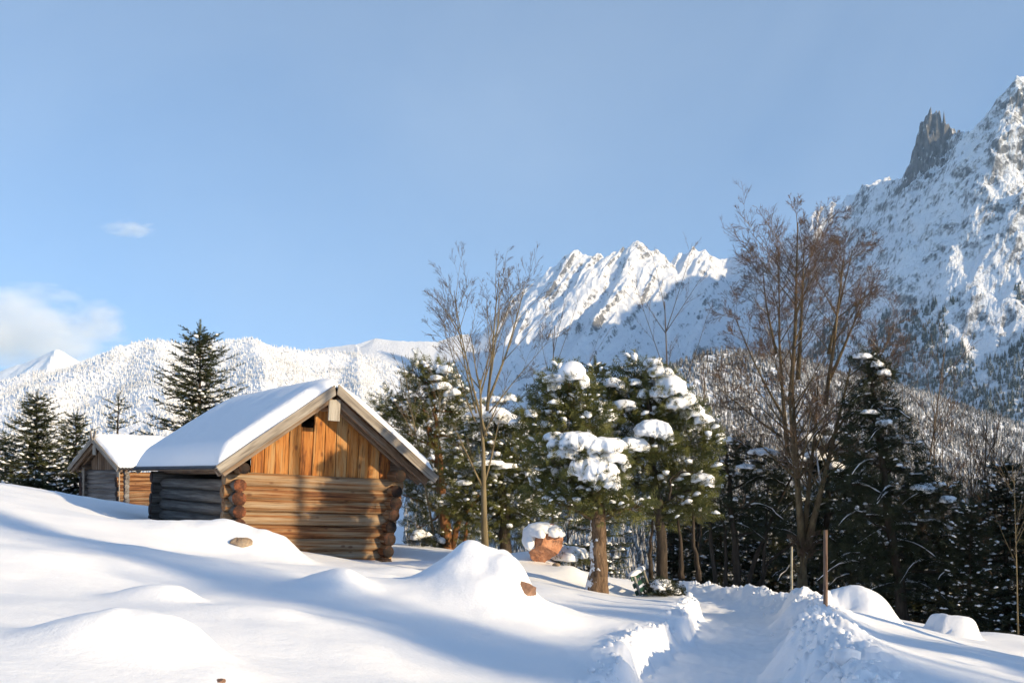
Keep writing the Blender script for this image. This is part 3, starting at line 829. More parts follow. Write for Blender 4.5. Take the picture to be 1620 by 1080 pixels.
    e = round_edge(U - (-aL - 0.07), 0.26) * round_edge((W + aR + 0.05) - U, 0.20) * round_edge(Vv - (-ovf + 0.02 + 0.05 * fbm(U * 2.2, U * 0, 7.0, 3)), 0.30) * round_edge((L + ovb + 0.02) - Vv, 0.5)
    base = zr(U) + 0.17
    Z = np.where(e < 0.02, base - 0.03, base + (zz - zr(U)) * e * 0.8 + (T * 1.25) * e)
    Z = Z + e * (0.022 * fbm(U * 0.7 + seed, Vv * 2.4, 5.0, 3) + 0.012 * fbm(U * 2.0, Vv * 2.0 + seed, 9.0, 3))
    mb = MB(); mb.add(np.stack([U, Vv, Z], -1).reshape(-1, 3), grid_faces(len(v), len(u)))
    mb.build('roof_snow', SNOW, hut, True)
    return hut

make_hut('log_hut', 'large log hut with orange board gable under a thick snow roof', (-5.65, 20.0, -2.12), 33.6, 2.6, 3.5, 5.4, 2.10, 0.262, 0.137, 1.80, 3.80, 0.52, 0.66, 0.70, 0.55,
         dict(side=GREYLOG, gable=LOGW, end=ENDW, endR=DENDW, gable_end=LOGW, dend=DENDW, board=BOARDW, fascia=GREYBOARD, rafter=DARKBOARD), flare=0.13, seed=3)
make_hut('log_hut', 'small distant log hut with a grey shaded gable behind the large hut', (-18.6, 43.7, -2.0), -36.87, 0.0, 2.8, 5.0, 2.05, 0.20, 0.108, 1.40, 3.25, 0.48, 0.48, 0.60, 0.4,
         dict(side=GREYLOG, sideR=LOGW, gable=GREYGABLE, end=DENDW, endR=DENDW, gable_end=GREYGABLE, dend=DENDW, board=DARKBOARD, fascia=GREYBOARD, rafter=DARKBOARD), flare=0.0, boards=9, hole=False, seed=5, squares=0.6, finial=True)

# ------------------------------------------------------------------ trees
def gz(x, y): return float(ground_z(np.array([x]), np.array([y]), False)[0])

def sprig_tmpl(n=6, wl=0.42, wb=0.085):
    V, Fc = [], []
    for i in range(n):
        t = 0.04 + 0.92 * i / (n - 1)
        ln = wl * (1 - 0.45 * t)
        for ang in (-1.0, 1.0, 0.0):
            if ang == 0.0 and i % 2: continue
            b = len(V)
            side = np.array([0.62, ang * 0.75, 0.22 if ang else 0.75]); side /= np.linalg.norm(side)
            o = np.array([t, 0, 0])
            V += [o + np.array([-wb, 0, 0]), o + np.array([wb, 0, 0]), o + side * ln]
            Fc.append((b, b + 1, b + 2))
    b = len(V)
    V += [np.array([0.8, -0.04, 0]), np.array([0.8, 0.04, 0]), np.array([1.22, 0, 0.04])]
    Fc.append((b, b + 1, b + 2))
    return np.array(V), np.array(Fc)
SPRIG = sprig_tmpl(6)
TUFT = sprig_tmpl(5, 0.75, 0.055)
# small lump of snow lying along a sprig
_l = ICO1[0] * (1 + 0.22 * np.sin(np.arange(len(ICO1[0])) * 2.4))[:, None] * np.array([0.50, 0.33, 0.24]); _l[:, 2] = np.where(_l[:, 2] < 0, _l[:, 2] * 0.4, _l[:, 2])
LUMP = (_l + np.array([0.5, 0, 0.07]), ICO1[1])

def inst(mb, tmpl, pos, dirs, size, roll=None, mi=0):
    """copies of a small template: X along dirs"""
    pos, dirs = np.asarray(pos, float), np.asarray(dirs, float)
    k = len(pos)
    if k == 0: return
    x = dirs / (np.linalg.norm(dirs, axis=1)[:, None] + 1e-9)
    up = np.tile(np.array([[0.0, 0.0, 1.0]]), (k, 1))
    up[np.abs(x[:, 2]) > 0.95] = (0.3, 1, 0)
    y = np.cross(up, x); y /= np.linalg.norm(y, axis=1)[:, None] + 1e-9
    z = np.cross(x, y)
    if roll is not None:
        c, s = np.cos(roll)[:, None], np.sin(roll)[:, None]
        y, z = y * c + z * s, z * c - y * s
    size = np.broadcast_to(np.asarray(size, float), (k,))[:, None, None]
    T = tmpl[0]
    V = (T[None, :, 0:1] * x[:, None] + T[None, :, 1:2] * y[:, None] + T[None, :, 2:3] * z[:, None]) * size + pos[:, None]
    Fc = (tmpl[1][None] + (np.arange(k) * len(T))[:, None, None]).reshape(-1, 3)
    mb.add(V.reshape(-1, 3), Fc, mi=mi)

_bm = bmesh.new(); bmesh.ops.create_icosphere(_bm, subdivisions=5, radius=1.0)
ICO5 = (np.array([v.co[:] for v in _bm.verts]), np.array([[v.index for v in f.verts] for f in _bm.faces])); _bm.free()
def pillow(mb, c, rx, ry, rz, seed, tmpl=None, droop=0.35):
    """a cushion of snow: uneven outline, domed above, a ragged skirt hanging down its rim"""
    T, Fc = tmpl or ICO3
    V = T.copy()
    ang = np.arctan2(V[:, 1], V[:, 0])
    ca, sa = np.cos(ang), np.sin(ang)
    plan = 1 + 0.50 * fbm(ca * 1.3 + seed * 3.1, sa * 1.3 - seed, seed * 0.7, 3)
    V[:, :2] *= plan[:, None]
    V[:, 2] = np.sign(V[:, 2]) * np.abs(V[:, 2]) ** 0.8
    V[:, 2] = np.where(V[:, 2] < 0, V[:, 2] * 0.45, V[:, 2])
    q = np.hypot(T[:, 0], T[:, 1])
    fr = fbm(ca * 3.6 + seed * 2, sa * 3.6 + seed * 1.7, V[:, 2] * 0.3, 3)
    V[:, 2] -= droop * np.clip(q - 0.45, 0, 1) ** 1.4 * (1.8 + 4.0 * fr)
    tilt = 0.30 * math.sin(seed * 5.3)
    V[:, 2] += tilt * V[:, 0] * 0.6 + 0.16 * V[:, 1]
    V *= (1 + 0.05 * fbm(V[:, 0] * 7 + seed, V[:, 1] * 7, V[:, 2] * 7, 2) + 0.20 * fbm(V[:, 0] * 1.9 + seed * 3.1, V[:, 1] * 1.9 + seed * 1.3, V[:, 2] * 1.9 + seed, 4))[:, None]
    mb.add(V * np.array([rx, ry, rz]) + c, Fc)

def limb(mb, a, b, r0, r1, seed, sag=0.1, n=6, sides=6, mi=0):
    rr = np.random.default_rng(seed)
    t = np.linspace(0, 1, n)[:, None]
    a, b = np.asarray(a, float), np.asarray(b, float)
    L = np.linalg.norm(b - a)
    p = a + (b - a) * t + np.sin(t * math.pi) * np.array([0, 0, -sag * L]) 
    p[1:-1] += rr.normal(0, 0.03 * L, (n - 2, 3))
    tube(mb, p, r0 + (r1 - r0) * t[:, 0], sides, mi)
    return p

# ---- spruces: whorls of drooping branches set with sprigs
def spruce_parts(H, R, seed, spacing=0.26, per=6, snow=0.3, needles=None, bark=None, sprig=0.34, droop=0.35, dens=1.0, low=0.06, power=0.85, lean=0.0, lvar=(0.55, 1.12)):
    rr = np.random.default_rng(seed)
    tr, cr, sn = MB(), MB(), MB()
    zt = np.linspace(0, H, 10)
    tube(tr, np.stack([lean * zt / H + 0.03 * rr.normal(size=10), 0.03 * rr.normal(size=10), zt], -1), 0.018 * H * (1 - zt / H) + 0.012, 8)
    pos, dr, sz, spos, sdr, ssz = [], [], [], [], [], []
    z = H * low
    while z < H * 0.985:
        f = z / H
        Lb = R * (1 - f) ** power * (0.9 if f > 0.12 else 0.75) + 0.10
        nb = max(3, int(per * (1 - 0.4 * f)))
        a0 = rr.uniform(0, 6.28)
        for k in range(nb):
            a = a0 + k / nb * 6.283 + rr.normal(0, 0.22)
            L = Lb * rr.uniform(*lvar)
            n = max(3, int(L / 0.16))
            t = np.linspace(0.08, 1, n)
            up = 0.55 * f - 0.08
            zz = z + L * (up * t - droop * (1 - f * 0.7) * (t - 0.75 * t ** 2) * 1.2) + rr.normal(0, 0.05)
            x = np.cos(a) * L * t + lean * f; y = np.sin(a) * L * t
            p = np.stack([x, y, zz], -1)
            tube(tr, np.concatenate([[[lean * f, 0, z]], p]), np.linspace(0.012 + 0.012 * L, 0.006, n + 1), 4, cap=False)
            d = np.gradient(p, axis=0); d /= np.linalg.norm(d, axis=1)[:, None] + 1e-9
            side = np.stack([-d[:, 1], d[:, 0], np.zeros(n)], -1)
            for j in range(n):
                m = max(1, int(rr.poisson(2.6 * dens)))
                for q in range(m):
                    sg = 1 if (q + j) % 2 else -1
                    w_ = rr.uniform(0.3, 1.0)
                    dv = d[j] * rr.uniform(0.5, 1.0) + side[j] * sg * w_ + np.array([0, 0, rr.uniform(-0.55, 0.12)])
                    pos.append(p[j] + rr.normal(0, 0.03, 3)); dr.append(dv); sz.append(sprig * rr.uniform(0.6, 1.2) * (1.15 - 0.45 * t[j]))
                if rr.random() < snow:
                    spos.append(p[j] + np.array([0, 0, 0.03])); sdr.append(d[j] + side[j] * rr.normal(0, 0.5)); ssz.append(sprig * rr.uniform(0.35, 0.85))
            pos.append(p[-1]); dr.append(d[-1]); sz.append(sprig)
        z += spacing * rr.uniform(0.75, 1.25) * (1.1 - 0.45 * f)
    for q in range(5):
        pos.append((lean, 0, H - 0.12 * q)); dr.append((rr.normal(0, 0.4), rr.normal(0, 0.4), 1.0)); sz.append(sprig * 0.9)
    inst(cr, SPRIG, pos, dr, np.array(sz), rr.uniform(-0.5, 0.5, len(pos)))
    if spos: inst(sn, LUMP, spos, sdr, np.array(ssz))
    return (tr.mesh('trunk', bark or DARKBARK, True), cr.mesh('crown', needles or SPRUCEN), sn.mesh('branch_snow', SNOW, True) if spos else None)

def put_tree(name, label, parts, loc, rz=0.0, sc=1.0, group=None, cat='tree'):
    t = tag(empty(name, loc, (0, 0, rz)), label, cat, group)
    t.scale = (sc, sc, sc)
    for nm, me in zip(('trunk', 'crown', 'branch_snow'), parts):
        if me is not None:
            o = link(bpy.data.objects.new(nm, me), t)
            if nm == 'branch_snow': o['kind'] = 'stuff'
    return t

def spruce_at(px, top_py, Y, parts, H, label, rz=0.0, group=None, name='spruce_tree'):
    x = (px - CX) / F * Y
    zt = (HY - top_py) / F * Y
    zb = gz(x, Y) - 0.15
    return put_tree(name, label, parts, (x, Y, zb), rz, (zt - zb) / H, group)

sp_big = spruce_parts(9.6, 4.5, 11, snow=0.16, per=8, spacing=0.36, sprig=0.46, droop=0.34, dens=0.8, power=0.72)
spruce_at(316, 520, 50, sp_big, 9.6, 'tall dark green spruce rising behind the large hut roof', 0.6)
sp_thin = spruce_parts(6.5, 2.5, 12, snow=0.10, per=5, spacing=0.50, sprig=0.30, droop=0.30, dens=0.45)
spruce_at(187, 625, 56, sp_thin, 6.5, 'thin sparse spruce above the small hut roof')
sp_l = spruce_parts(6.0, 3.1, 13, snow=0.30, per=8, spacing=0.30, sprig=0.42, droop=0.42, power=0.75)
spruce_at(58, 628, 47, sp_l, 6.0, 'broad snowy spruce at the left edge beside the small hut')
sp_l2 = spruce_parts(5.2, 2.5, 14, snow=0.32, per=8, spacing=0.28, sprig=0.40, droop=0.42, power=0.75)
spruce_at(120, 658, 49, sp_l2, 5.2, 'shorter snowy spruce right behind the small grey hut')
spruce_at(8, 690, 50, sp_l2, 5.2, 'low spruce cut by the left edge of the picture', 2.0)

# ---- pines: trunk, limbs, pads of needles, cushions of snow
def pine(name, label, Y, base, trunk, pads, bark, needles, seed, r0, per_pad=165, tuft=0.21, speck=0.40, depth=0.8, pil=1, second=None, snow_mat=None, group=None):
    """base and trunk: photograph positions up the trunk; pads: (px, py, half width, half height, snow, offset in depth)"""
    rr = np.random.default_rng(seed)
    b = P(base[0], base[1], Y)
    b[2] = gz(b[0], b[1]) - 0.2
    root = tag(empty(name, b), label, 'tree', group)
    tr, cr, sn = MB(), MB(), MB()
    sc = Y / F
    tp = np.array([b] + [P(q[0], q[1], Y + (q[2] if len(q) > 2 else 0)) for q in trunk]) - b
    tt = np.linspace(0, 1, 16)
    s_ = np.linspace(0, 1, len(tp))
    tc = np.stack([np.interp(tt, s_, tp[:, i]) for i in range(3)], -1)
    tc[1:-1] += rr.normal(0, 0.02, (14, 3))
    rad = r0 * (1 - 0.75 * tt) * (1 + 0.10 * rr.normal(size=16)); rad[0] = r0 * 1.35; rad[1] = r0 * 1.08
    nt_ = 56 if r0 > 0.15 else 24
    t3 = np.linspace(0, 1, nt_)
    tc3 = np.stack([np.interp(t3, tt, tc[:, i]) for i in range(3)], -1); rad3 = np.interp(t3, tt, rad)
    bt = MB(); tube(bt, tc3, 1.0, 18)
    Vb = bt.V[0]; k3 = np.minimum(np.arange(len(Vb)) // 18, nt_ - 1); k3[-2:] = (0, nt_ - 1)
    off = Vb - tc3[k3]; off[-2:] = 0
    plate = 1 + 0.10 * fbm(off[:, 0] * 3.5 + seed, off[:, 1] * 3.5, Vb[:, 2] * 5, 3) + 0.07 * ridged(off[:, 0] * 4 + seed, off[:, 1] * 4, Vb[:, 2] * 3.2, 2)
    Vb = tc3[k3] + off * (rad3[k3] * plate)[:, None]
    tr.add(Vb, *bt.F)
    if second:
        for (pts, rs) in second:
            q = np.array([P(p[0], p[1], Y + (p[2] if len(p) > 2 else 0)) for p in pts]) - b
            q[0, 2] = min(q[0, 2], q[0, 2])
            s2 = np.linspace(0, 1, len(q)); t2 = np.linspace(0, 1, 10)
            qc = np.stack([np.interp(t2, s2, q[:, i]) for i in range(3)], -1)
            qc[1:-1] += rr.normal(0, 0.02, (8, 3))
            tube(tr, qc, rs * (1 - 0.7 * t2), 8)
    pos, dr, sz, sp, sd, ss = [], [], [], [], [], []
    for i, (px, py, hw, hh, snow, dy) in enumerate(pads):
        c = P(px, py, Y + dy) - b
        rx, rz_ = hw * sc, hh * sc
        ry = max(0.3, rx * depth)
        # the limb that carries the pad
        k = int(np.argmin(np.abs(tc[:, 2] - (c[2] - 0.45 * abs(c[0])))))
        k = max(k, 4)
        limb(tr, tc[k], c + np.array([0, 0, -rz_ * 0.3]), 0.025 + 0.03 * rx, 0.012, seed * 50 + i, -0.06, 6, 5)
        n = int(per_pad * max(0.35, rx * rz_ / 0.18))
        n = min(n, 620)
        u = rr.normal(size=(n, 3)); u /= np.linalg.norm(u, axis=1)[:, None]
        rad_ = rr.uniform(0.25, 1.0, n) ** 0.6
        lump_ = 1 + 0.80 * fbm(u[:, 0] * 2.2 + i, u[:, 1] * 2.2, u[:, 2] * 2.2 + seed, 3)
        p = u * (rad_ * lump_)[:, None] * np.array([rx, ry, rz_])
        p[:, 2] -= 0.10 * rz_ * (np.hypot(p[:, 0] / rx, p[:, 1] / ry)) ** 2
        d = u * np.array([1, 1, 0.45]) + np.array([0, 0, 0.30]) + rr.normal(0, 0.35, (n, 3))
        pos.append(p + c); dr.append(d); sz.append(tuft * rr.uniform(0.6, 1.25, n))
        if pil < 1:      # bare sagging boughs with a line of snow along them
            for q in range(2):
                sgn = rr.choice((-1, 1)); Lq = rx * rr.uniform(0.9, 1.7)
                tq = np.linspace(0, 1, 7)[:, None]
                az_ = rr.uniform(-0.9, 0.5)
                bp = c + np.array([0, 0, rz_ * rr.uniform(-0.6, 0.4)]) + tq * np.array([sgn * math.cos(az_) * Lq, math.sin(az_) * Lq * 0.8, 0]) + np.concatenate([0 * tq, 0 * tq, Lq * (0.18 * tq - 0.55 * tq ** 2)], 1) + rr.normal(0, 0.015, (7, 3))
                tube(tr, bp, np.linspace(0.028, 0.008, 7), 5)
                tube(sn, bp + np.array([0, 0, 0.028]), np.linspace(0.030, 0.006, 7) * (0.9 + 0.6 * rr.normal(size=7).clip(-1.3, 1)), 6)
                ns = 14
                ts = rr.random(ns)
                pos.append(np.stack([np.interp(ts, tq[:, 0], bp[:, k_]) for k_ in range(3)], -1)); dr.append(np.stack([sgn * rr.uniform(0.2, 1, ns), rr.normal(0, 0.6, ns), rr.uniform(-0.9, 0.1, ns)], -1)); sz.append(tuft * rr.uniform(0.7, 1.2, ns))
        # twigs inside the pad
        for q in range(7):
            e = p[rr.integers(n)] + c
            limb(tr, c + np.array([0, 0, -rz_ * 0.3]), e, 0.011, 0.004, seed * 70 + i * 9 + q, 0, 4, 3)
        m = (u[:, 2] > -0.2) & (rr.random(n) < speck * (0.5 + snow) * (1 + 1.2 * fbm(p[:, 0] * 5, p[:, 1] * 5, p[:, 2] * 5 + i, 2)))
        sp.append(p[m] + c + np.array([0, 0, 0.02])); sd.append(d[m] * np.array([1, 1, 0.6])); ss.append((0.07 + 0.075 * np.minimum(rr.exponential(1.0, m.sum()), 2.6)) * (1.0 if pil == 1 else 0.75))
        if snow > (0.35 if pil == 1 else 0.12):
            nl = 2 + int(snow * 4) + 2 * (pil < 1)
            for q in range(nl):
                off = rr.normal(0, 0.36, 2)
                wq = rr.uniform(0.16, 0.42) * min(1.0, snow + 0.25 * (pil < 1)) * pil
                pc = c + np.array([off[0] * rx, -abs(off[1]) * ry * 0.9, rz_ * (0.62 - 0.5 * off[0] ** 2 - 0.35 * off[1] ** 2)])
                pillow(sn, pc, rx * wq * 0.8, ry * wq, max(rz_ * wq * rr.uniform(0.9, 1.5), 0.42 * rx * wq), seed * 13 + i * 5 + q, ICO2)
    pos, dr, sz = np.concatenate(pos), np.concatenate(dr), np.concatenate(sz)
    inst(cr, TUFT, pos, dr, sz, rr.uniform(-3, 3, len(pos)))
    inst(sn, LUMP, np.concatenate(sp), np.concatenate(sd), np.concatenate(ss))
    return root, tr, cr, sn, b
def pine_done(t, bark, needles):
    root, tr, cr, sn, b = t
    tr.build('trunk', bark, root, True); cr.build('crown', needles, root); tag(sn.build('branch_snow', SNOW, root, True), kind='stuff')
    return root
def cushions(t, Y, rows, seed):
    """big cushions of snow on a pine: px, py, half width, half height, offset in depth"""
    for i, (px, py, hw, hh, dy) in enumerate(rows):
        sc = Y / F
        mb = MB()
        pillow(mb, P(px, py, Y + dy) - t[4], hw * sc * 0.95, hw * sc * 0.8, hh * sc * 0.95, seed + i * 3.7, ICO5 if hw > 24 else ICO3, 0.34)
        Vc = mb.V[0]
        mb.build('snow_cushion', SNOW, t[0], True)
        # needles showing through the rim
        rq = np.random.default_rng(int(seed * 31 + i))
        cc = P(px, py, Y + dy) - t[4]
        k_ = int(10 + hw * 0.7)
        low = np.argsort(Vc[:, 2] + rq.normal(0, 0.05, len(Vc)))[: max(k_ * 3, 60)]
        pk = Vc[rq.choice(low, k_)]
        dk = (pk - cc); dk[:, 2] = rq.uniform(-0.05, 0.12, k_)
        inst(t[2], TUFT, cc + (pk - cc) * 0.9, dk + rq.normal(0, 0.04, (k_, 3)), 0.17, rq.uniform(-3, 3, k_))
        top = Vc[rq.choice(len(Vc), max(2, k_ // 4))]
        inst(t[2], TUFT, cc + (top - cc) * 0.82, (top - cc) + np.array([0, 0, 0.05]), 0.15, rq.uniform(-3, 3, len(top)))

tA = pine('pine_tree', 'gnarled pine with a thick bark trunk carrying the largest snow cushions', 18.5, (943, 936), [(946, 880), (948, 830), (940, 770, 0.2), (930, 700, 0.4), (905, 640, 0.6), (897, 605, 0.6)],
    [(893, 606, 38, 26, .5, .5), (870, 640, 36, 26, .15, .5), (915, 640, 36, 26, .3, .3), (855, 668, 36, 24, .2, .5), (890, 675, 42, 22, .2, .2), (935, 668, 36, 24, .5, .2), (912, 722, 58, 24, .2, -.1), (870, 715, 36, 22, .3, .1),
     (950, 715, 36, 24, .2, .1), (945, 775, 46, 24, .1, -.1), (890, 765, 42, 24, .25, .1), (862, 780, 36, 22, .3, .3), (905, 800, 44, 20, .25, 0), (960, 808, 44, 20, .3, .1), (1000, 800, 34, 18, .3, .1), (880, 745, 34, 20, .3, .3)],
    PINEBARK, PINEN, 21, 0.19)
cushions(tA, 18.5, [(905, 700, 42, 19, -.35), (950, 708, 38, 17, -.35), (875, 692, 20, 10, -.3), (948, 748, 34, 24, -.5), (930, 738, 30, 22, -.5), (965, 762, 16, 16, -.55), (910, 745, 14, 14, -.5), (905, 590, 24, 20, .1), (880, 600, 22, 10, .1), (877, 612, 15, 9, .1), (922, 606, 13, 15, .1),
    (985, 735, 12, 12, -.3), (895, 718, 26, 12, -.45), (965, 724, 24, 12, -.4), (840, 655, 13, 9, .2), (862, 672, 14, 8, .2)], 5)
# snow stuck to the windward side of the bark
def snowy_bark(name):
    m = make_bark(name, (0.045, 0.03, 0.02), (0.26, 0.17, 0.105), (16, 16, 4.0), 0.06)
    n = m.node_tree; b = n.nodes['Principled BSDF']
    src = b.inputs['Base Color'].links[0].from_socket
    sx = n.nodes.new('ShaderNodeSeparateXYZ'); n.links.new(geo(n).outputs['Normal'], sx.inputs[0])
    so = n.nodes.new('ShaderNodeSeparateXYZ'); n.links.new(tco(n).outputs['Object'], so.inputs[0])
    f = math_n(n, 'ADD', noise(n, tco(n).outputs['Object'], 5.5, 4, 0.6), math_n(n, 'MULTIPLY', sx.outputs[0], -0.16))
    f = math_n(n, 'SUBTRACT', f, math_n(n, 'MULTIPLY', so.outputs[2], 0.07))
    r = N(n, 'ShaderNodeMapRange'); r.inputs[1].default_value = 0.58; r.inputs[2].default_value = 0.62
    n.links.new(f, r.inputs[0])
    n.links.new(mixc(n, r.outputs[0], src, (0.88, 0.9, 0.93)), b.inputs['Base Color'])
    return m
pine_done(tA, snowy_bark('snowy_pine_bark'), PINEN)
tB = pine('pine_tree', 'wide snow covered pine with a white slope of snow on its right flank', 19.8, (1050, 915), [(1048, 860), (1040, 800), (1035, 740), (1030, 680), (1020, 620), (1018, 590)],
    [(1012, 592, 34, 22, .4, .3), (985, 622, 32, 22, .4, .3), (1040, 622, 36, 26, .5, .2), (1070, 655, 40, 28, .5, .1), (1095, 690, 32, 34, .2, .1), (1030, 660, 40, 24, .2, 0), (985, 655, 34, 20, .4, .2), (1040, 712, 40, 24, .2, -.2), (1000, 722, 34, 20, .2, -.2),
     (1085, 735, 40, 26, .2, 0), (1105, 765, 28, 24, .3, -.1), (1050, 762, 46, 24, .2, .1), (1010, 765, 36, 22, .2, .1), (1075, 800, 44, 22, .2, .2), (1035, 815, 42, 18, .3, .2), (1100, 810, 26, 14, .2, .3), (960, 640, 26, 18, .4, .4), (958, 690, 36, 24, .4, .4), (968, 738, 36, 24, .25, .3), (978, 782, 36, 22, .25, .3), (948, 612, 22, 20, .4, .5), (1120, 700, 22, 26, .2, .1)],
    DARKBARK, PINEN, 22, 0.10, second=[([(1080, 915), (1078, 870), (1070, 810)], 0.06), ([(1030, 915), (1028, 860), (1035, 800)], 0.05), ([(1105, 918), (1100, 870), (1095, 800)], 0.06), ([(1058, 760, -.3), (1085, 745, -.5), (1110, 750, -.6)], 0.02), ([(1058, 790, -.4), (1062, 755, -.5), (1080, 740, -.6)], 0.025)])
cushions(tB, 19.8, [(1033, 575, 15, 9, -.1), (1056, 592, 14, 11, -.2), (1040, 590, 16, 14, -.2), (1062, 612, 24, 20, -.3), (1080, 635, 22, 18, -.3), (1096, 652, 18, 14, -.3), (1112, 664, 17, 10, -.3), (1045, 622, 18, 12, -.3), (1070, 640, 22, 14, -.35), (1037, 682, 31, 19, -.6), (1002, 705, 23, 15, -.6),
    (972, 607, 18, 10, -.1), (1004, 605, 12, 7, -.1), (985, 640, 22, 9, -.2), (948, 668, 15, 12, -.3), (962, 662, 16, 10, -.3), (1014, 626, 9, 7, -.2), (1110, 757, 21, 10, -.4), (1120, 764, 12, 8, -.4), (948, 645, 18, 12, 0), (1058, 690, 10, 10, -.6)], 9)
pine_done(tB, DARKBARK, PINEN)
tC = pine('pine_tree', 'bushy pine behind the smooth bare trunk beside the boulder', 25.5, (800, 868), [(800, 820), (795, 780), (790, 730), (785, 690), (785, 660)],
    [(785, 668, 40, 20, .3, 0), (825, 668, 30, 20, .6, .2), (750, 690, 36, 24, .25, .3), (805, 700, 40, 22, .25, 0), (765, 735, 44, 18, .3, -.2), (830, 720, 36, 26, .25, 0), (735, 750, 34, 20, .3, .2), (845, 760, 34, 26, .5, 0), (800, 765, 44, 24, .3, .1), (755, 785, 40, 22, .25, .2),
     (815, 800, 44, 24, .4, .1), (770, 820, 44, 20, .25, .2), (845, 820, 34, 22, .5, .1), (800, 845, 46, 16, .3, .2), (725, 715, 28, 16, .4, .2), (845, 690, 28, 22, .4, .3), (730, 800, 34, 20, .2, .3)],
    DARKBARK, PINEN, 23, 0.13)
cushions(tC, 25.5, [(776, 655, 29, 13, -.5), (800, 663, 22, 11, -.5), (822, 672, 16, 9, -.4), (842, 655, 11, 10, -.3), (770, 733, 28, 6, -.7), (798, 738, 18, 6, -.7), (733, 764, 14, 5, -.5), (780, 634, 26, 8, .5), (808, 630, 12, 7, .5)], 15)
pine_done(tC, DARKBARK, PINEN)
tD = pine('pine_tree', 'dark pine with reddish upper trunk just right of the hut roof', 28.0, (708, 866), [(706, 840), (700, 800), (697, 750), (692, 690), (686, 640), (680, 600)],
    [(660, 590, 22, 22, .3, .2), (690, 596, 30, 22, .7, .1), (665, 622, 34, 22, .25, .2), (712, 618, 28, 22, .8, 0), (640, 650, 36, 20, .3, .2), (690, 650, 40, 22, .25, 0), (730, 650, 26, 18, .5, .2), (608, 635, 22, 18, .4, .3), (618, 668, 30, 20, .25, .3), (665, 685, 36, 20, .2, .1), (715, 685, 34, 20, .2, .1),
     (640, 715, 34, 20, .2, .2), (695, 725, 40, 20, .2, 0), (660, 755, 34, 18, .2, .2), (715, 765, 34, 20, .2, 0), (635, 778, 28, 14, .3, .2), (690, 800, 44, 18, .2, .1), (735, 815, 30, 18, .25, .1), (665, 830, 26, 14, .3, .2), (720, 845, 30, 14, .2, .2)],
    REDBARK, PINEN, 24, 0.16, second=[([(715, 866), (728, 820), (745, 800), (760, 780)], 0.10), ([(735, 866), (738, 835), (742, 800)], 0.06), ([(697, 750), (680, 690), (668, 640)], 0.06)])
cushions(tD, 28.0, [(704, 586, 13, 9, -.3), (698, 612, 17, 8, -.5), (716, 622, 14, 8, -.5), (690, 598, 12, 6, -.4)], 25)
pine_done(tD, REDBARK, PINEN)
sp_mid = spruce_parts(6.0, 1.2, 15, snow=0.5, per=6, spacing=0.26, sprig=0.32)
spruce_at(941, 578, 27, sp_mid, 6.0, 'slim young spruce tip between the two snowiest pines')

# the shaded wood on the right
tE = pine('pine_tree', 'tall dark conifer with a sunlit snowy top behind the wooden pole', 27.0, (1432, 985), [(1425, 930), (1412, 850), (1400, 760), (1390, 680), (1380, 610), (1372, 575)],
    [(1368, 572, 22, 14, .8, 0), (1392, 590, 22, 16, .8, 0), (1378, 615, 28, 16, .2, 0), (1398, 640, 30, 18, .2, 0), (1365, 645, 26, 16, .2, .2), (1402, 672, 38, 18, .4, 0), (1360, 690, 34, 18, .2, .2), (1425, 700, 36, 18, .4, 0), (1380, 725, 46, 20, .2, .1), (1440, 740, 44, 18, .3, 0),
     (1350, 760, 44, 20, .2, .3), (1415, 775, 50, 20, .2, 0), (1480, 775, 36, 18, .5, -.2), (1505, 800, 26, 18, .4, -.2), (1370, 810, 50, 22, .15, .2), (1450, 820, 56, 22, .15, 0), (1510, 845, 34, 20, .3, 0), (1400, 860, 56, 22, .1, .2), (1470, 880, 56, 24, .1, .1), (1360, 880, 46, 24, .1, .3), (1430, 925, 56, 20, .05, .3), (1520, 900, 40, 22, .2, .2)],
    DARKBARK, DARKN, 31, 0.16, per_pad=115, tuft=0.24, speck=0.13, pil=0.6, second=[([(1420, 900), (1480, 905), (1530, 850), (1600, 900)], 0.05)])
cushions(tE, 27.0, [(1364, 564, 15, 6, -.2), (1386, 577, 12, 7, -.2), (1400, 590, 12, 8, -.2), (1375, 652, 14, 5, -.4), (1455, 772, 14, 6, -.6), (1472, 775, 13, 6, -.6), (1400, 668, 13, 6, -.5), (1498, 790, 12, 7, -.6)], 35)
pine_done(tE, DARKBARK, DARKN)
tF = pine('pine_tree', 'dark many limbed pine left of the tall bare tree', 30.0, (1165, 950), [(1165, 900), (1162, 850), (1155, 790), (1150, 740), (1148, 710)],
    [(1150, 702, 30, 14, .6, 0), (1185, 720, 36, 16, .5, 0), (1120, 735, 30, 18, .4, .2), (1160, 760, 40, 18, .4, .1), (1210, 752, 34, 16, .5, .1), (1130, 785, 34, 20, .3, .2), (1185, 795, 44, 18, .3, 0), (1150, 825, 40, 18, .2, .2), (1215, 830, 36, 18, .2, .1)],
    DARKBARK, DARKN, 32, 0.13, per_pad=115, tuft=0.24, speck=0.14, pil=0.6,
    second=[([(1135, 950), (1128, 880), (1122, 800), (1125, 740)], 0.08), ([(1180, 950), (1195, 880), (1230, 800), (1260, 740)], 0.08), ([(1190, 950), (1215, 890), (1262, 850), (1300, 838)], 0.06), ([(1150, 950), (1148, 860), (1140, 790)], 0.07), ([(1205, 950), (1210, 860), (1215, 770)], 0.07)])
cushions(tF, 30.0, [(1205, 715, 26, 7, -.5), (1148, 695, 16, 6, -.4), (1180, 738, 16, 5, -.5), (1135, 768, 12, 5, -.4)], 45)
pine_done(tF, DARKBARK, DARKN)
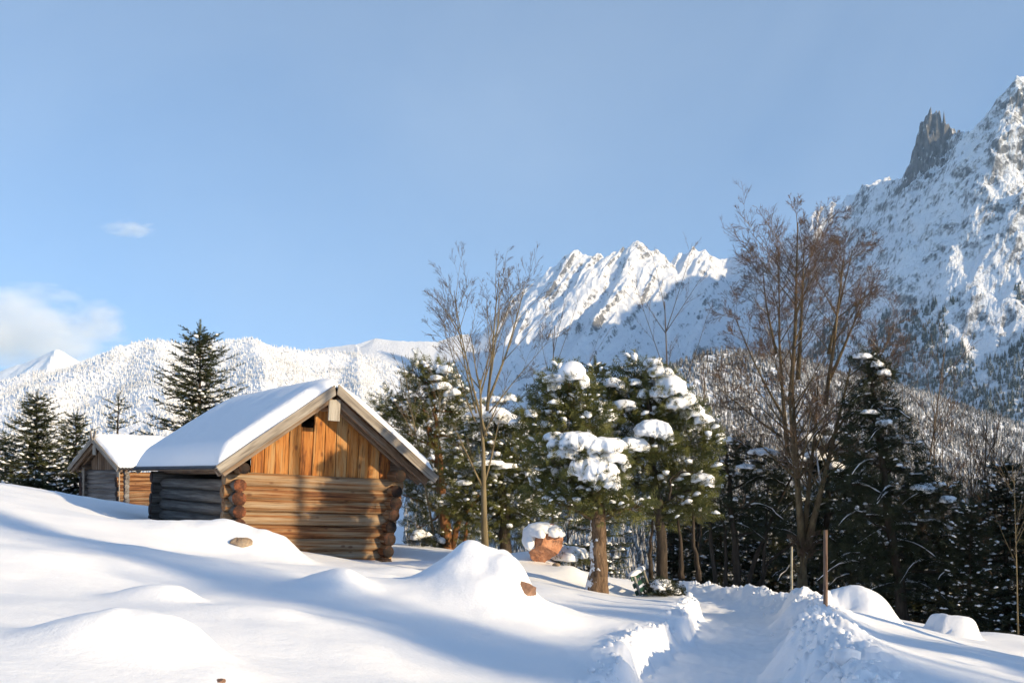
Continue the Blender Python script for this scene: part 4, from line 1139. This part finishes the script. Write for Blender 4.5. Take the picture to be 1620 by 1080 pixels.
tG = pine('pine_tree', 'dark pine with snow patches seen through the tall bare tree', 32.0, (1300, 960), [(1302, 900), (1306, 840), (1310, 780), (1308, 720), (1300, 690)],
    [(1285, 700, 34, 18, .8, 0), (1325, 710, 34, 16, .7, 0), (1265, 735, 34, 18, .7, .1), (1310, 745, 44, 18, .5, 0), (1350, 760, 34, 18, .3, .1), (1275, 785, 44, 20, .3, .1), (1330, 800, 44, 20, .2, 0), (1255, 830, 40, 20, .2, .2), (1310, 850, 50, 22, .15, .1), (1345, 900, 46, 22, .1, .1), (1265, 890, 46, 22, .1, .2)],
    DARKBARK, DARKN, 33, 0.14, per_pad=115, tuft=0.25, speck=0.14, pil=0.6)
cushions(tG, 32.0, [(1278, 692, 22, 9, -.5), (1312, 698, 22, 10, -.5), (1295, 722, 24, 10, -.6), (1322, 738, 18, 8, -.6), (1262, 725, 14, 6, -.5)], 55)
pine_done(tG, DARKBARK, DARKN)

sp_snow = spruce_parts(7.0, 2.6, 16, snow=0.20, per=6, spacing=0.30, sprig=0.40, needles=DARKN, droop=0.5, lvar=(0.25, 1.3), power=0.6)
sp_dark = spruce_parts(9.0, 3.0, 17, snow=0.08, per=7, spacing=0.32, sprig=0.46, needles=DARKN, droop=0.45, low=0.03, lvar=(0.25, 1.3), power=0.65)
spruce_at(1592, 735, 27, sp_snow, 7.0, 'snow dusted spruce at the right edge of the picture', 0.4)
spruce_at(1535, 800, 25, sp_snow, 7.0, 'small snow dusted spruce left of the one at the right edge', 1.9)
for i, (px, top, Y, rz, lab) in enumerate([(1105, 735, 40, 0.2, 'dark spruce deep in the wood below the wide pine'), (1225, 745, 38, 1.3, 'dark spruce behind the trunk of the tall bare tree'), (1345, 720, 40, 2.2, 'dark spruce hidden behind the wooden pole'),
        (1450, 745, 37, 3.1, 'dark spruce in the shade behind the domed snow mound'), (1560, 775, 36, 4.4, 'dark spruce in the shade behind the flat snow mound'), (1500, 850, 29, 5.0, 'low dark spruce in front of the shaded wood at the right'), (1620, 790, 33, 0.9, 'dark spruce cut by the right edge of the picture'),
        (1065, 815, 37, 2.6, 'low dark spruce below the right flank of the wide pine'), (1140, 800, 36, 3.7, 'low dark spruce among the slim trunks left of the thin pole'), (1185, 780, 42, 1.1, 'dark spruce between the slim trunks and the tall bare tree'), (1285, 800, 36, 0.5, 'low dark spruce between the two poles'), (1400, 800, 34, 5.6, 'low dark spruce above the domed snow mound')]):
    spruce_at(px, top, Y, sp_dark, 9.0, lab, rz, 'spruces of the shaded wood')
for i, (x, Y, top, rz) in enumerate([(17.5, 24.0, 5.0, 0.3), (20.5, 21.5, 5.6, 1.4), (24.0, 19.0, 6.2, 2.9), (28.0, 18.0, 7.0, 5.1), (19.0, 28.0, 5.0, 3.3)]):
    zb = gz(x, Y) - 0.2
    put_tree('spruce_tree', 'spruce of the wood going on beyond the right edge', sp_dark, (x, Y, zb), rz, (top - zb) / 9.0, 'spruces beyond the right edge')
# the trees far beyond the right edge whose long soft shadow crosses the near slope
for (t_, side_, top_, rz, lab) in ((36.0, 0.55, 13.4, 0.7, 'tall slim spruce far right of the camera that shades the near slope'), (38.0, -0.35, 10.5, 2.0, 'shorter slim spruce beside the tall one far right of the camera')):
    hx, hy = SUNV.x / math.cos(_e), SUNV.y / math.cos(_e)
    x, Y = 0.4 + hx * t_ - hy * side_, 9.2 + hy * t_ + hx * side_
    zb = gz(x, Y)
    tr_ = put_tree('spruce_tree', lab, sp_dark, (x, Y, zb - 0.2), rz, (top_ - zb) / 9.0)
    tr_.scale = (1.0, 1.0, tr_.scale[2])

# ---- bare trees
def bare_tree(name, label, base, stems, seed, levels=4, r0=0.1, mats=(None, None), spread=0.55, nb=(5, 9), curve=0.25, thin=0.42, ratio=0.5, snow=0.0, cat='tree', twig_r=0.005, f0=0.30):
    """stems: list of (direction, length, radius, start height)"""
    rr = np.random.default_rng(seed)
    root = tag(empty(name, base), label, cat)
    tr, tw, sn = MB(), MB(), MB()
    last = []
    def grow(start, d, L, r, lev):
        d = np.array(d, float); d /= np.linalg.norm(d)
        if lev >= levels and lev > 1:
            last.append((start, d, L, max(r, twig_r))); return
        n = max(4, int(6 - lev))
        p = [np.array(start, float)]
        for i in range(n - 1):
            d = d + rr.normal(0, curve * 0.30, 3) + np.array([0, 0, curve * 0.28])
            d /= np.linalg.norm(d)
            p.append(p[-1] + d * L / (n - 1))
        p = np.array(p)
        t = np.linspace(0, 1, n)
        rad = np.maximum(r * (1 - 0.80 * t ** 0.8), twig_r * 0.6)
        tube(tr if lev < 2 else tw, p, rad, (8, 6, 4, 3, 3)[min(lev, 4)], cap=lev < 2)
        if snow and lev in (1, 2) and rr.random() < snow:
            k = n // 2
            tube(sn, p[:k + 1] + np.array([0, 0, 0.6 * r]), np.linspace(r * 0.9, r * 0.5, k + 1), 5)
        if lev >= levels: return
        m = rr.integers(*nb) if lev else int(nb[1] * 1.3)
        for q in range(m):
            f = rr.uniform(0.22 if lev else f0, 0.98)
            i = min(int(f * (n - 1)), n - 2); g_ = f * (n - 1) - i
            s = p[i] * (1 - g_) + p[i + 1] * g_
            dd = p[i + 1] - p[i]; dd /= np.linalg.norm(dd)
            pr = np.cross(dd, rr.normal(size=3)); pr /= np.linalg.norm(pr) + 1e-9
            nd = dd + pr * spread * rr.uniform(0.7, 1.5)
            grow(s, nd, L * ratio * rr.uniform(0.6, 1.15) * (1.15 - 0.55 * f), max(r * thin * (1 - 0.55 * f), twig_r), lev + 1)
    for (d, L, r, h, off) in stems:
        grow((off[0], off[1], h), d, L, r, 0)
    if last:
        S = np.array([q[0] for q in last]); D = np.array([q[1] for q in last]); Ln = np.array([q[2] for q in last])[:, None]; R_ = np.array([q[3] for q in last])[:, None]
        u = np.cross(D, rr.normal(size=D.shape)); u /= np.linalg.norm(u, axis=1)[:, None] + 1e-9
        v = np.cross(D, u)
        mid = S + D * Ln * 0.5; tip = mid + (D + 0.25 * u + np.array([0, 0, 0.12])) * Ln * 0.5
        V = np.stack([S + (math.cos(a_) * u + math.sin(a_) * v) * R_ * 0.95 for a_ in (0, 2.094, 4.189)] + [tip], 1)
        T_ = np.array([(0, 1, 3), (1, 2, 3), (2, 0, 3)])
        tw.add(V.reshape(-1, 3), (T_[None] + (np.arange(len(S)) * 4)[:, None, None]).reshape(-1, 3))
    tr.build('trunk', mats[0], root, True)
    if tw.V: tag(tw.build('twigs', mats[1], root), kind='stuff')
    if sn.V: tag(sn.build('branch_snow', SNOW, root, True), kind='stuff')
    return root

# slender two-stemmed tree by the boulder
Yt = 24.0
bx = (768 - CX) / F * Yt
bzz = gz(bx, Yt) - 0.1
trunk_h = (HY - 640) / F * Yt - bzz
tt = bare_tree('bare_tree', 'slender bare tree with a smooth pale trunk forking above the pines', (bx, Yt, bzz),
    [((0.02, 0, 1), trunk_h + 0.6, 0.100, 0.0, (0, 0)), ((0.06, 0.0, 1), 3.2, 0.042, trunk_h - 0.15, (0.04, 0)), ((0.40, 0.1, 1), 3.2, 0.036, trunk_h + 0.05, (0.05, 0)), ((-0.34, 0.05, 1), 3.4, 0.038, trunk_h - 0.75, (0.02, 0)), ((-0.20, 0.2, 1), 3.1, 0.028, trunk_h - 0.2, (-0.22, 0)), ((-0.5, -0.1, 1), 2.5, 0.020, trunk_h - 0.4, (-0.25, 0)), ((0.95, -0.1, 1), 2.2, 0.020, trunk_h - 0.2, (0.08, 0)), ((0.22, -0.2, 1), 2.9, 0.026, trunk_h + 0.3, (0.06, 0))],
    41, levels=4, mats=(SMOOTHBARK, TWIG), spread=0.50, nb=(4, 7), curve=0.16, ratio=0.50, twig_r=0.0032)

# tall many-stemmed tree on the right
Yt = 29.0
bx = (1268 - CX) / F * Yt
bzz = gz(bx, Yt) - 0.2
def rel(px, py): return np.array([(px - 1268) / F * Yt, 0, (HY - py) / F * Yt - bzz])
st = []
for (p0, p1, r) in (((1268, 945), (1270, 855), 0.21), ((1270, 870), (1240, 610), 0.13), ((1268, 880), (1262, 560), 0.12), ((1275, 880), (1310, 580), 0.12), ((1272, 850), (1290, 600), 0.09), ((1246, 720), (1228, 420), 0.07), ((1250, 640), (1256, 360), 0.075), ((1262, 600), (1280, 380), 0.07),
                    ((1306, 640), (1312, 410), 0.07), ((1312, 600), (1372, 470), 0.06), ((1240, 660), (1138, 510), 0.045), ((1300, 720), (1415, 530), 0.05), ((1236, 690), (1120, 620), 0.04), ((1295, 760), (1400, 700), 0.035), ((1310, 560), (1345, 400), 0.05), ((1228, 560), (1195, 420), 0.045)):
    a, b = rel(*p0), rel(*p1)
    d = b - a
    L = np.linalg.norm(d)
    st.append(((d / L + np.array([0, random.uniform(-0.25, 0.25), 0])), L, r, a[2], (a[0], 0)))
bare_tree('bare_tree', 'tall spreading bare tree with many brown twigs in front of the rock mountain', (bx, Yt, bzz), st, 43, levels=4, mats=(make_bark('olive_bark', (0.07, 0.05, 0.03), (0.20, 0.155, 0.09), (6, 6, 2), 0.01), REDTWIG),
          spread=0.75, nb=(5, 9), curve=0.08, ratio=0.56, snow=0.08, twig_r=0.0046, thin=0.36)
def sapling(px, base_py, top_py, Y, seed, label, r=0.05, n=1, mats=(TWIG, REDTWIG), lean=0.0, levels=2, nb=(5, 9)):
    x = (px - CX) / F * Y
    zb = max(gz(x, Y), (HY - base_py) / F * Y) if base_py else gz(x, Y)
    zb = gz(x, Y) - 0.1
    H = (HY - top_py) / F * Y - zb
    rr = random.Random(seed)
    bare_tree('bare_sapling', label, (x, Y, zb), [((lean + rr.uniform(-0.2, 0.2) * (k > 0), rr.uniform(-0.2, 0.2), 1), H * (1 - 0.12 * k), r * (1 - 0.2 * k), 0, (0.1 * k, 0)) for k in range(n)],
              seed, levels=levels, mats=mats, spread=0.5, nb=nb, curve=0.10, ratio=0.34, twig_r=0.0065)
sapling(1060, 0, 475, 44, 51, 'lone bare tree top above the wide snowy pine', 0.10, 1, levels=3)
sapling(878, 0, 520, 42, 52, 'faint bare sapling between the forked tree and the snowy pine', 0.07, 2, mats=(TWIG, TWIG))
sapling(1492, 0, 620, 33, 53, 'reddish bare sapling over the shaded wood, left of three', 0.06, 5, levels=3, nb=(6, 11))
sapling(1540, 0, 650, 31, 54, 'reddish bare sapling over the shaded wood, middle of three', 0.06, 5, levels=3, nb=(6, 11))
sapling(1585, 0, 670, 30, 60, 'reddish bare sapling over the shaded wood, right of three', 0.06, 5, levels=3, nb=(6, 11))
sapling(1450, 0, 540, 44, 55, 'brown bare sapling just right of the snowy conifer top', 0.08, 2, levels=3)
sapling(1612, 0, 745, 23, 56, 'thin straight sapling with a sunlit stem at the right edge', 0.024, 1, mats=(SMOOTHBARK, TWIG))
sapling(1105, 0, 600, 38, 57, 'bare twiggy sapling between the wide pine and the tall bare tree', 0.07, 3, levels=3)
sapling(690, 0, 560, 26.5, 58, 'leaning bare sapling in front of the dark pine by the hut', 0.035, 2, mats=(SMOOTHBARK, TWIG), lean=-0.12)
# the slim tall tree beyond the right edge whose shadow stands on the gable
_t = 15.2
_gx, _gy = -4.52 + SUNV.x / math.cos(_e) * _t, 20.75 + SUNV.y / math.cos(_e) * _t
bare_tree('bare_tree', 'tall straight tree to the right of the picture that shades the gable', (_gx, _gy, gz(_gx, _gy) - 0.2), [((0, 0, 1), 12.5, 0.19, 0, (0, 0))], 59, levels=2, mats=(DARKBARK, TWIG), spread=0.7, nb=(4, 6), curve=0.02, ratio=0.16, f0=0.75)

# ------------------------------------------------------------------ boulders
def rock_mesh(name, rx, ry, rz, seed, m, cuts=11, tmpl=ICO5):
    rr = np.random.default_rng(seed)
    V = np.sign(tmpl[0]) * np.abs(tmpl[0]) ** 0.75
    for _ in range(cuts):
        n = rr.normal(size=3); n /= np.linalg.norm(n)
        d = rr.uniform(0.58, 0.80)
        s = V @ n
        V = np.where((s > d)[:, None], V - (s - d)[:, None] * n, V)
    V *= (1 + 0.10 * fbm(V[:, 0] * 3 + seed, V[:, 1] * 3, V[:, 2] * 3, 5, 0.6) - 0.05 * np.clip(ridged(V[:, 0] * 2 + seed, V[:, 1] * 2, V[:, 2] * 3, 2), 0, 1))[:, None]
    mb = MB(); mb.add(V * np.array([rx, ry, rz]), tmpl[1])
    return mb
def make_rock(name, c1, c2, c3):
    m, n, b = mat(name)
    o = tco(n).outputs['Object']
    f = noise(n, o, 3.2, 6, 0.7, 0.4)
    n.links.new(ramp(n, f, [(0.3, c1), (0.5, c2), (0.7, c3)]), b.inputs['Base Color'])
    b.inputs['Roughness'].default_value = 0.85
    bump(n, b, noise(n, o, 14, 5, 0.7), 0.7, 0.02)
    return m
REDROCK = make_rock('red_rock', (0.20, 0.10, 0.06), (0.42, 0.19, 0.10), (0.52, 0.28, 0.17))
BROWNROCK = make_rock('brown_rock', (0.12, 0.07, 0.045), (0.24, 0.13, 0.08), (0.33, 0.20, 0.13))
GREYROCK = make_rock('grey_brown_rock', (0.16, 0.11, 0.07), (0.32, 0.23, 0.15), (0.40, 0.32, 0.23))
def hit(px, py, y0=4.0, y1=40.0):
    """where the line of sight through a photograph position meets the snow"""
    Y = np.linspace(y0, y1, 3000)
    z = ground_z((px - CX) / F * Y, Y, False)
    k = np.argmax(z >= (HY - py) / F * Y)
    return P(px, py, Y[k])
def rock(label, px, py, Y, rx, ry, rz, seed, m, cap=None, rotz=0.0):
    p = P(px, py, Y) if cap else hit(px, py) + np.array([0, ry * 0.62, -rz * 0.25])
    r = tag(empty('boulder', p, (0, 0, rotz)), label, 'rock')
    rock_mesh('stone', rx, ry, rz, seed, m).build('stone', m, r)
    if cap:
        mb = MB()
        for i, (dx, dy, dz, sx, sy, sz) in enumerate(cap): pillow(mb, np.array([dx, dy, dz]), sx, sy, sz, seed + i * 2.3, ICO3, 0.22)
        mb.build('snow_cap', SNOW, r, True)
    return r
rock('red boulder with a white snow cap beside the pine trunk', 864, 862, 20.6, 0.36, 0.36, 0.44, 21, REDROCK, [(-0.03, 0.0, 0.33, 0.36, 0.36, 0.14), (-0.32, 0.05, 0.08, 0.16, 0.3, 0.30), (0.20, -0.08, 0.26, 0.16, 0.26, 0.16), (-0.2, 0.0, 0.26, 0.24, 0.34, 0.16)])
rock('small brown stone in the snow below the red boulder', 880, 895, 20.0, 0.09, 0.09, 0.08, 5, GREYROCK)
rock('brown stone showing at the right foot of the big snow mound', 829, 934, 13.35, 0.17, 0.2, 0.20, 6, BROWNROCK)
rock('flat stone showing in the snow drift before the large hut', 379, 861, 17.0, 0.22, 0.25, 0.15, 8, GREYROCK)
rock('dark stone tip at the lower edge in the nearest drift', 346, 1079, 6.1, 0.03, 0.05, 0.02, 9, BROWNROCK)

# ------------------------------------------------------------------ poles
BROWNPOLE = make_wood('brown_pole_wood', [(0.0, (0.07, 0.04, 0.03)), (0.5, (0.16, 0.10, 0.07)), (1.0, (0.26, 0.17, 0.12))], grain=(9, 9, 0.7), knots=False)
PALEPOLE = make_wood('pale_pole_wood', [(0.0, (0.30, 0.26, 0.18)), (1.0, (0.50, 0.45, 0.34))], grain=(9, 9, 0.7), knots=False)
def pole(label, px, top, Y, r, m, lean=0.0):
    x = (px - CX) / F * Y
    zb = gz(x, Y) - 0.3
    zt = (HY - top) / F * Y
    H = zt - zb
    mb = MB()
    t = np.linspace(0, 1, 7)
    tube(mb, np.stack([lean * t + 0.004 * np.sin(t * 5), 0 * t, H * t], -1), r * (1.08 - 0.18 * t) , 10)
    o = mb.build('pole', m, None, True); o.location = (x, Y, zb)
    return tag(o, label, 'pole', 'snow poles beside the path')
pole('thicker brown wooden pole beside the right path bank', 1305, 838, 14.6, 0.032, BROWNPOLE, 0.015)
pole('thin pale pole in front of the tall bare tree trunk', 1252, 864, 19.6, 0.022, PALEPOLE, 0.01)

# ------------------------------------------------------------------ bench, half buried
GREEN = simple('green_bench_paint', (0.018, 0.065, 0.042), 0.45, 12, 0.35, 0.4)
CONC = simple('pale_bench_frame', (0.40, 0.37, 0.32), 0.85, 9, 0.25)
Yb = 19.3
bxx = (1008 - CX) / F * Yb
bz = (HY - 951) / F * Yb
bench = tag(empty('park_bench', (bxx, Yb + 0.5, gz(bxx, Yb) - 0.44), (0, 0, math.radians(253))), 'half buried park bench with dark green slats near the path', 'bench')
# local: X along the bench, Y to its front
def bplank(name, x0, x1, y, z, wd, th, tilt, m):
    me = plank_mesh(name, x1 - x0, wd, th, m)
    c, s = math.cos(tilt), math.sin(tilt)
    return place(link(bpy.data.objects.new(name, me), bench), (x0, y, z), AX, (0, -c, s), np.cross(AX, (0, -c, s)))
for k in range(3): bplank('backrest_slat', -0.72, 0.72, 0.20 - 0.045 * k, 0.48 + 0.135 * k, 0.095, 0.035, math.radians(72), GREEN)
for k in range(4): bplank('seat_slat', -0.72, 0.72, 0.62 - 0.11 * k, 0.42, 0.095, 0.035, 0.0, GREEN)
for x in (-0.55, 0.55):
    mb = MB()
    tube(mb, [(x, 0.66, 0.40), (x, 0.24, 0.40), (x, 0.10, 0.82)], 0.035, 6); mb.build('side_frame', CONC, bench, True)
    for y in (0.6, 0.25):
        mb = MB(); box(mb, (x - 0.04, y - 0.04, -0.1), (x + 0.04, y + 0.04, 0.40)); mb.build('leg', CONC, bench)
mb = MB()
for i, (x, y, z, sx, sy, sz) in enumerate([(-0.55, 0.06, 0.86, 0.16, 0.09, 0.07), (-0.2, 0.06, 0.86, 0.25, 0.09, 0.06), (0.3, 0.06, 0.86, 0.4, 0.08, 0.06)]): pillow(mb, np.array([x, y, z]), sx, sy, sz, 70 + i, ICO2, 0.15)
mb.build('snow_cap', SNOW, bench, True)

# snow-covered shrubs
def snow_bush(label, px, py, Y, r, seed, m=DARKN, lumps=7):
    rr = np.random.default_rng(seed)
    p = P(px, py, Y); p[2] = gz(p[0], p[1]) + 0.25 * r
    root = tag(empty('snowy_shrub', p), label, 'shrub')
    cr, sn, tr = MB(), MB(), MB()
    n = 130
    u = rr.normal(size=(n, 3)); u /= np.linalg.norm(u, axis=1)[:, None]; u[:, 2] = np.abs(u[:, 2]) - 0.15
    inst(cr, TUFT, u * r * rr.uniform(0.5, 1.0, n)[:, None] * np.array([1, 1, 0.75]), u + rr.normal(0, 0.3, (n, 3)), 0.17)
    for k in range(10): limb(tr, (0, 0, -r * 0.7), u[k] * r * 0.9, 0.012, 0.005, seed + k, 0, 4, 4)
    for k in range(lumps):
        a = rr.uniform(0, 6.28); q = rr.uniform(0, 0.75)
        pillow(sn, np.array([math.cos(a) * q * r, math.sin(a) * q * r, r * (0.70 - 0.55 * q * q)]), r * rr.uniform(0.38, 0.6), r * rr.uniform(0.38, 0.6), r * rr.uniform(0.26, 0.42), seed + k * 1.7, ICO2, 0.3)
    tr.build('stem', DARKBARK, root); cr.build('foliage', m, root); tag(sn.build('branch_snow', SNOW, root, True), kind='stuff')
    return root
snow_bush('snow covered shrub at the foot of the bench', 1044, 949, 18.9, 0.24, 81, lumps=14)
snow_bush('second snow lump of a shrub right of the bench', 1062, 945, 19.5, 0.22, 85, lumps=9)
snow_bush('small snow capped shrub right of the large hut', 665, 850, 25.5, 0.32, 82, lumps=9)
snow_bush('snowy shrub between the red boulder and the pine trunk', 903, 885, 21.0, 0.36, 83, PINEN, lumps=8)
snow_bush('low snowy shrub under the dark pine', 690, 862, 26.5, 0.30, 84, lumps=6)

# clods of shovelled snow along the path: too many to count
mb = MB()
rr = np.random.default_rng(91)
for i in range(650):
    Y = 6.0 * (28 / 6.0) ** rr.random()
    sd = 1 if rr.random() < 0.72 else -1
    d = sd * (abs(rr.normal(1.12, 0.18)) if sd > 0 else rr.normal(0.92, 0.08))
    x = float(path_x(np.array(Y))) + d
    s = 0.012 + rr.exponential(0.018)
    z = float(ground_z(np.array([x]), np.array([Y]))[0])
    V = ICO1[0] * (1 + 0.35 * rr.normal(size=(len(ICO1[0]), 1)) * 0.6) * s * rr.uniform(0.7, 1.3, 3)
    mb.add(V + np.array([x, Y, z + s * 0.1]), ICO1[1])
tag(mb.build('snow_clods', SNOW, None, True), 'loose clods of shovelled snow along both banks of the path', 'snow', kind='stuff')

# small spruces beyond the right edge: their shadows lie across the path and below the pines
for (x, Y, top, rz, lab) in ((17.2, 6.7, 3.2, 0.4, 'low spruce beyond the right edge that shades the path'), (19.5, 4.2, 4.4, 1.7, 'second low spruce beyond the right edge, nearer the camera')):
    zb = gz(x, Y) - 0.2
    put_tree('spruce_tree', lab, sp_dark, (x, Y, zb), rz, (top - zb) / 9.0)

# ------------------------------------------------------------------ clouds
def cloud(name, label, c, size, dens, sc, seed, lo=0.46):
    m = bpy.data.materials.new('cloud_vapour'); m.use_nodes = True
    n = m.node_tree; n.nodes.clear()
    o = n.nodes.new('ShaderNodeOutputMaterial')
    v = n.nodes.new('ShaderNodeVolumePrincipled')
    v.inputs['Color'].default_value = (1, 1, 1, 1)
    v.inputs['Anisotropy'].default_value = 0.0
    tc = n.nodes.new('ShaderNodeTexCoord')
    ln = n.nodes.new('ShaderNodeVectorMath'); ln.operation = 'LENGTH'
    sc_ = n.nodes.new('ShaderNodeVectorMath'); sc_.operation = 'DIVIDE'; sc_.inputs[1].default_value = size
    n.links.new(tc.outputs['Object'], sc_.inputs[0]); n.links.new(sc_.outputs[0], ln.inputs[0])
    add = n.nodes.new('ShaderNodeVectorMath'); add.operation = 'ADD'; add.inputs[1].default_value = (seed, seed * 2, seed * 3)
    n.links.new(sc_.outputs[0], add.inputs[0])
    f = noise(n, add.outputs[0], sc, 5, 0.6, 0.3)
    q = math_n(n, 'SUBTRACT', math_n(n, 'MULTIPLY', f, 1.5), math_n(n, 'ADD', math_n(n, 'MULTIPLY', ln.outputs['Value'], 0.62), lo - 0.2))
    q = math_n(n, 'MULTIPLY', math_n(n, 'MAXIMUM', q, 0.0), dens)
    n.links.new(q, v.inputs['Density'])
    n.links.new(v.outputs[0], o.inputs['Volume'])
    mb = MB(); mb.add(ICO3[0] * np.array(size), ICO3[1])
    ob = mb.build(name, m); ob.location = c
    return tag(ob, label, 'cloud')
cloud('cloud', 'soft white cloud bank above the left end of the ridge', P(35, 528, 10500), (1250, 500, 560), 0.016, 1.7, 3.0)
cloud('cloud', 'small faint wisp of cloud in the open blue sky', P(205, 362, 10500), (330, 200, 110), 0.008, 1.6, 8.0)

# ------------------------------------------------------------------ winter air between us and the mountains
m = bpy.data.materials.new('winter_air'); m.use_nodes = True
n = m.node_tree; n.nodes.clear()
o = n.nodes.new('ShaderNodeOutputMaterial'); v = n.nodes.new('ShaderNodeVolumePrincipled')
v.inputs['Color'].default_value = (0.52, 0.75, 1.0, 1)
v.inputs['Density'].default_value = 2.6e-5
n.links.new(v.outputs[0], o.inputs['Volume'])
mb = MB(); box(mb, (-9000, -300, -150), (9000, 9800, 2000))
tag(mb.build('haze', m), 'thin bluish winter air', 'haze', kind='stuff')
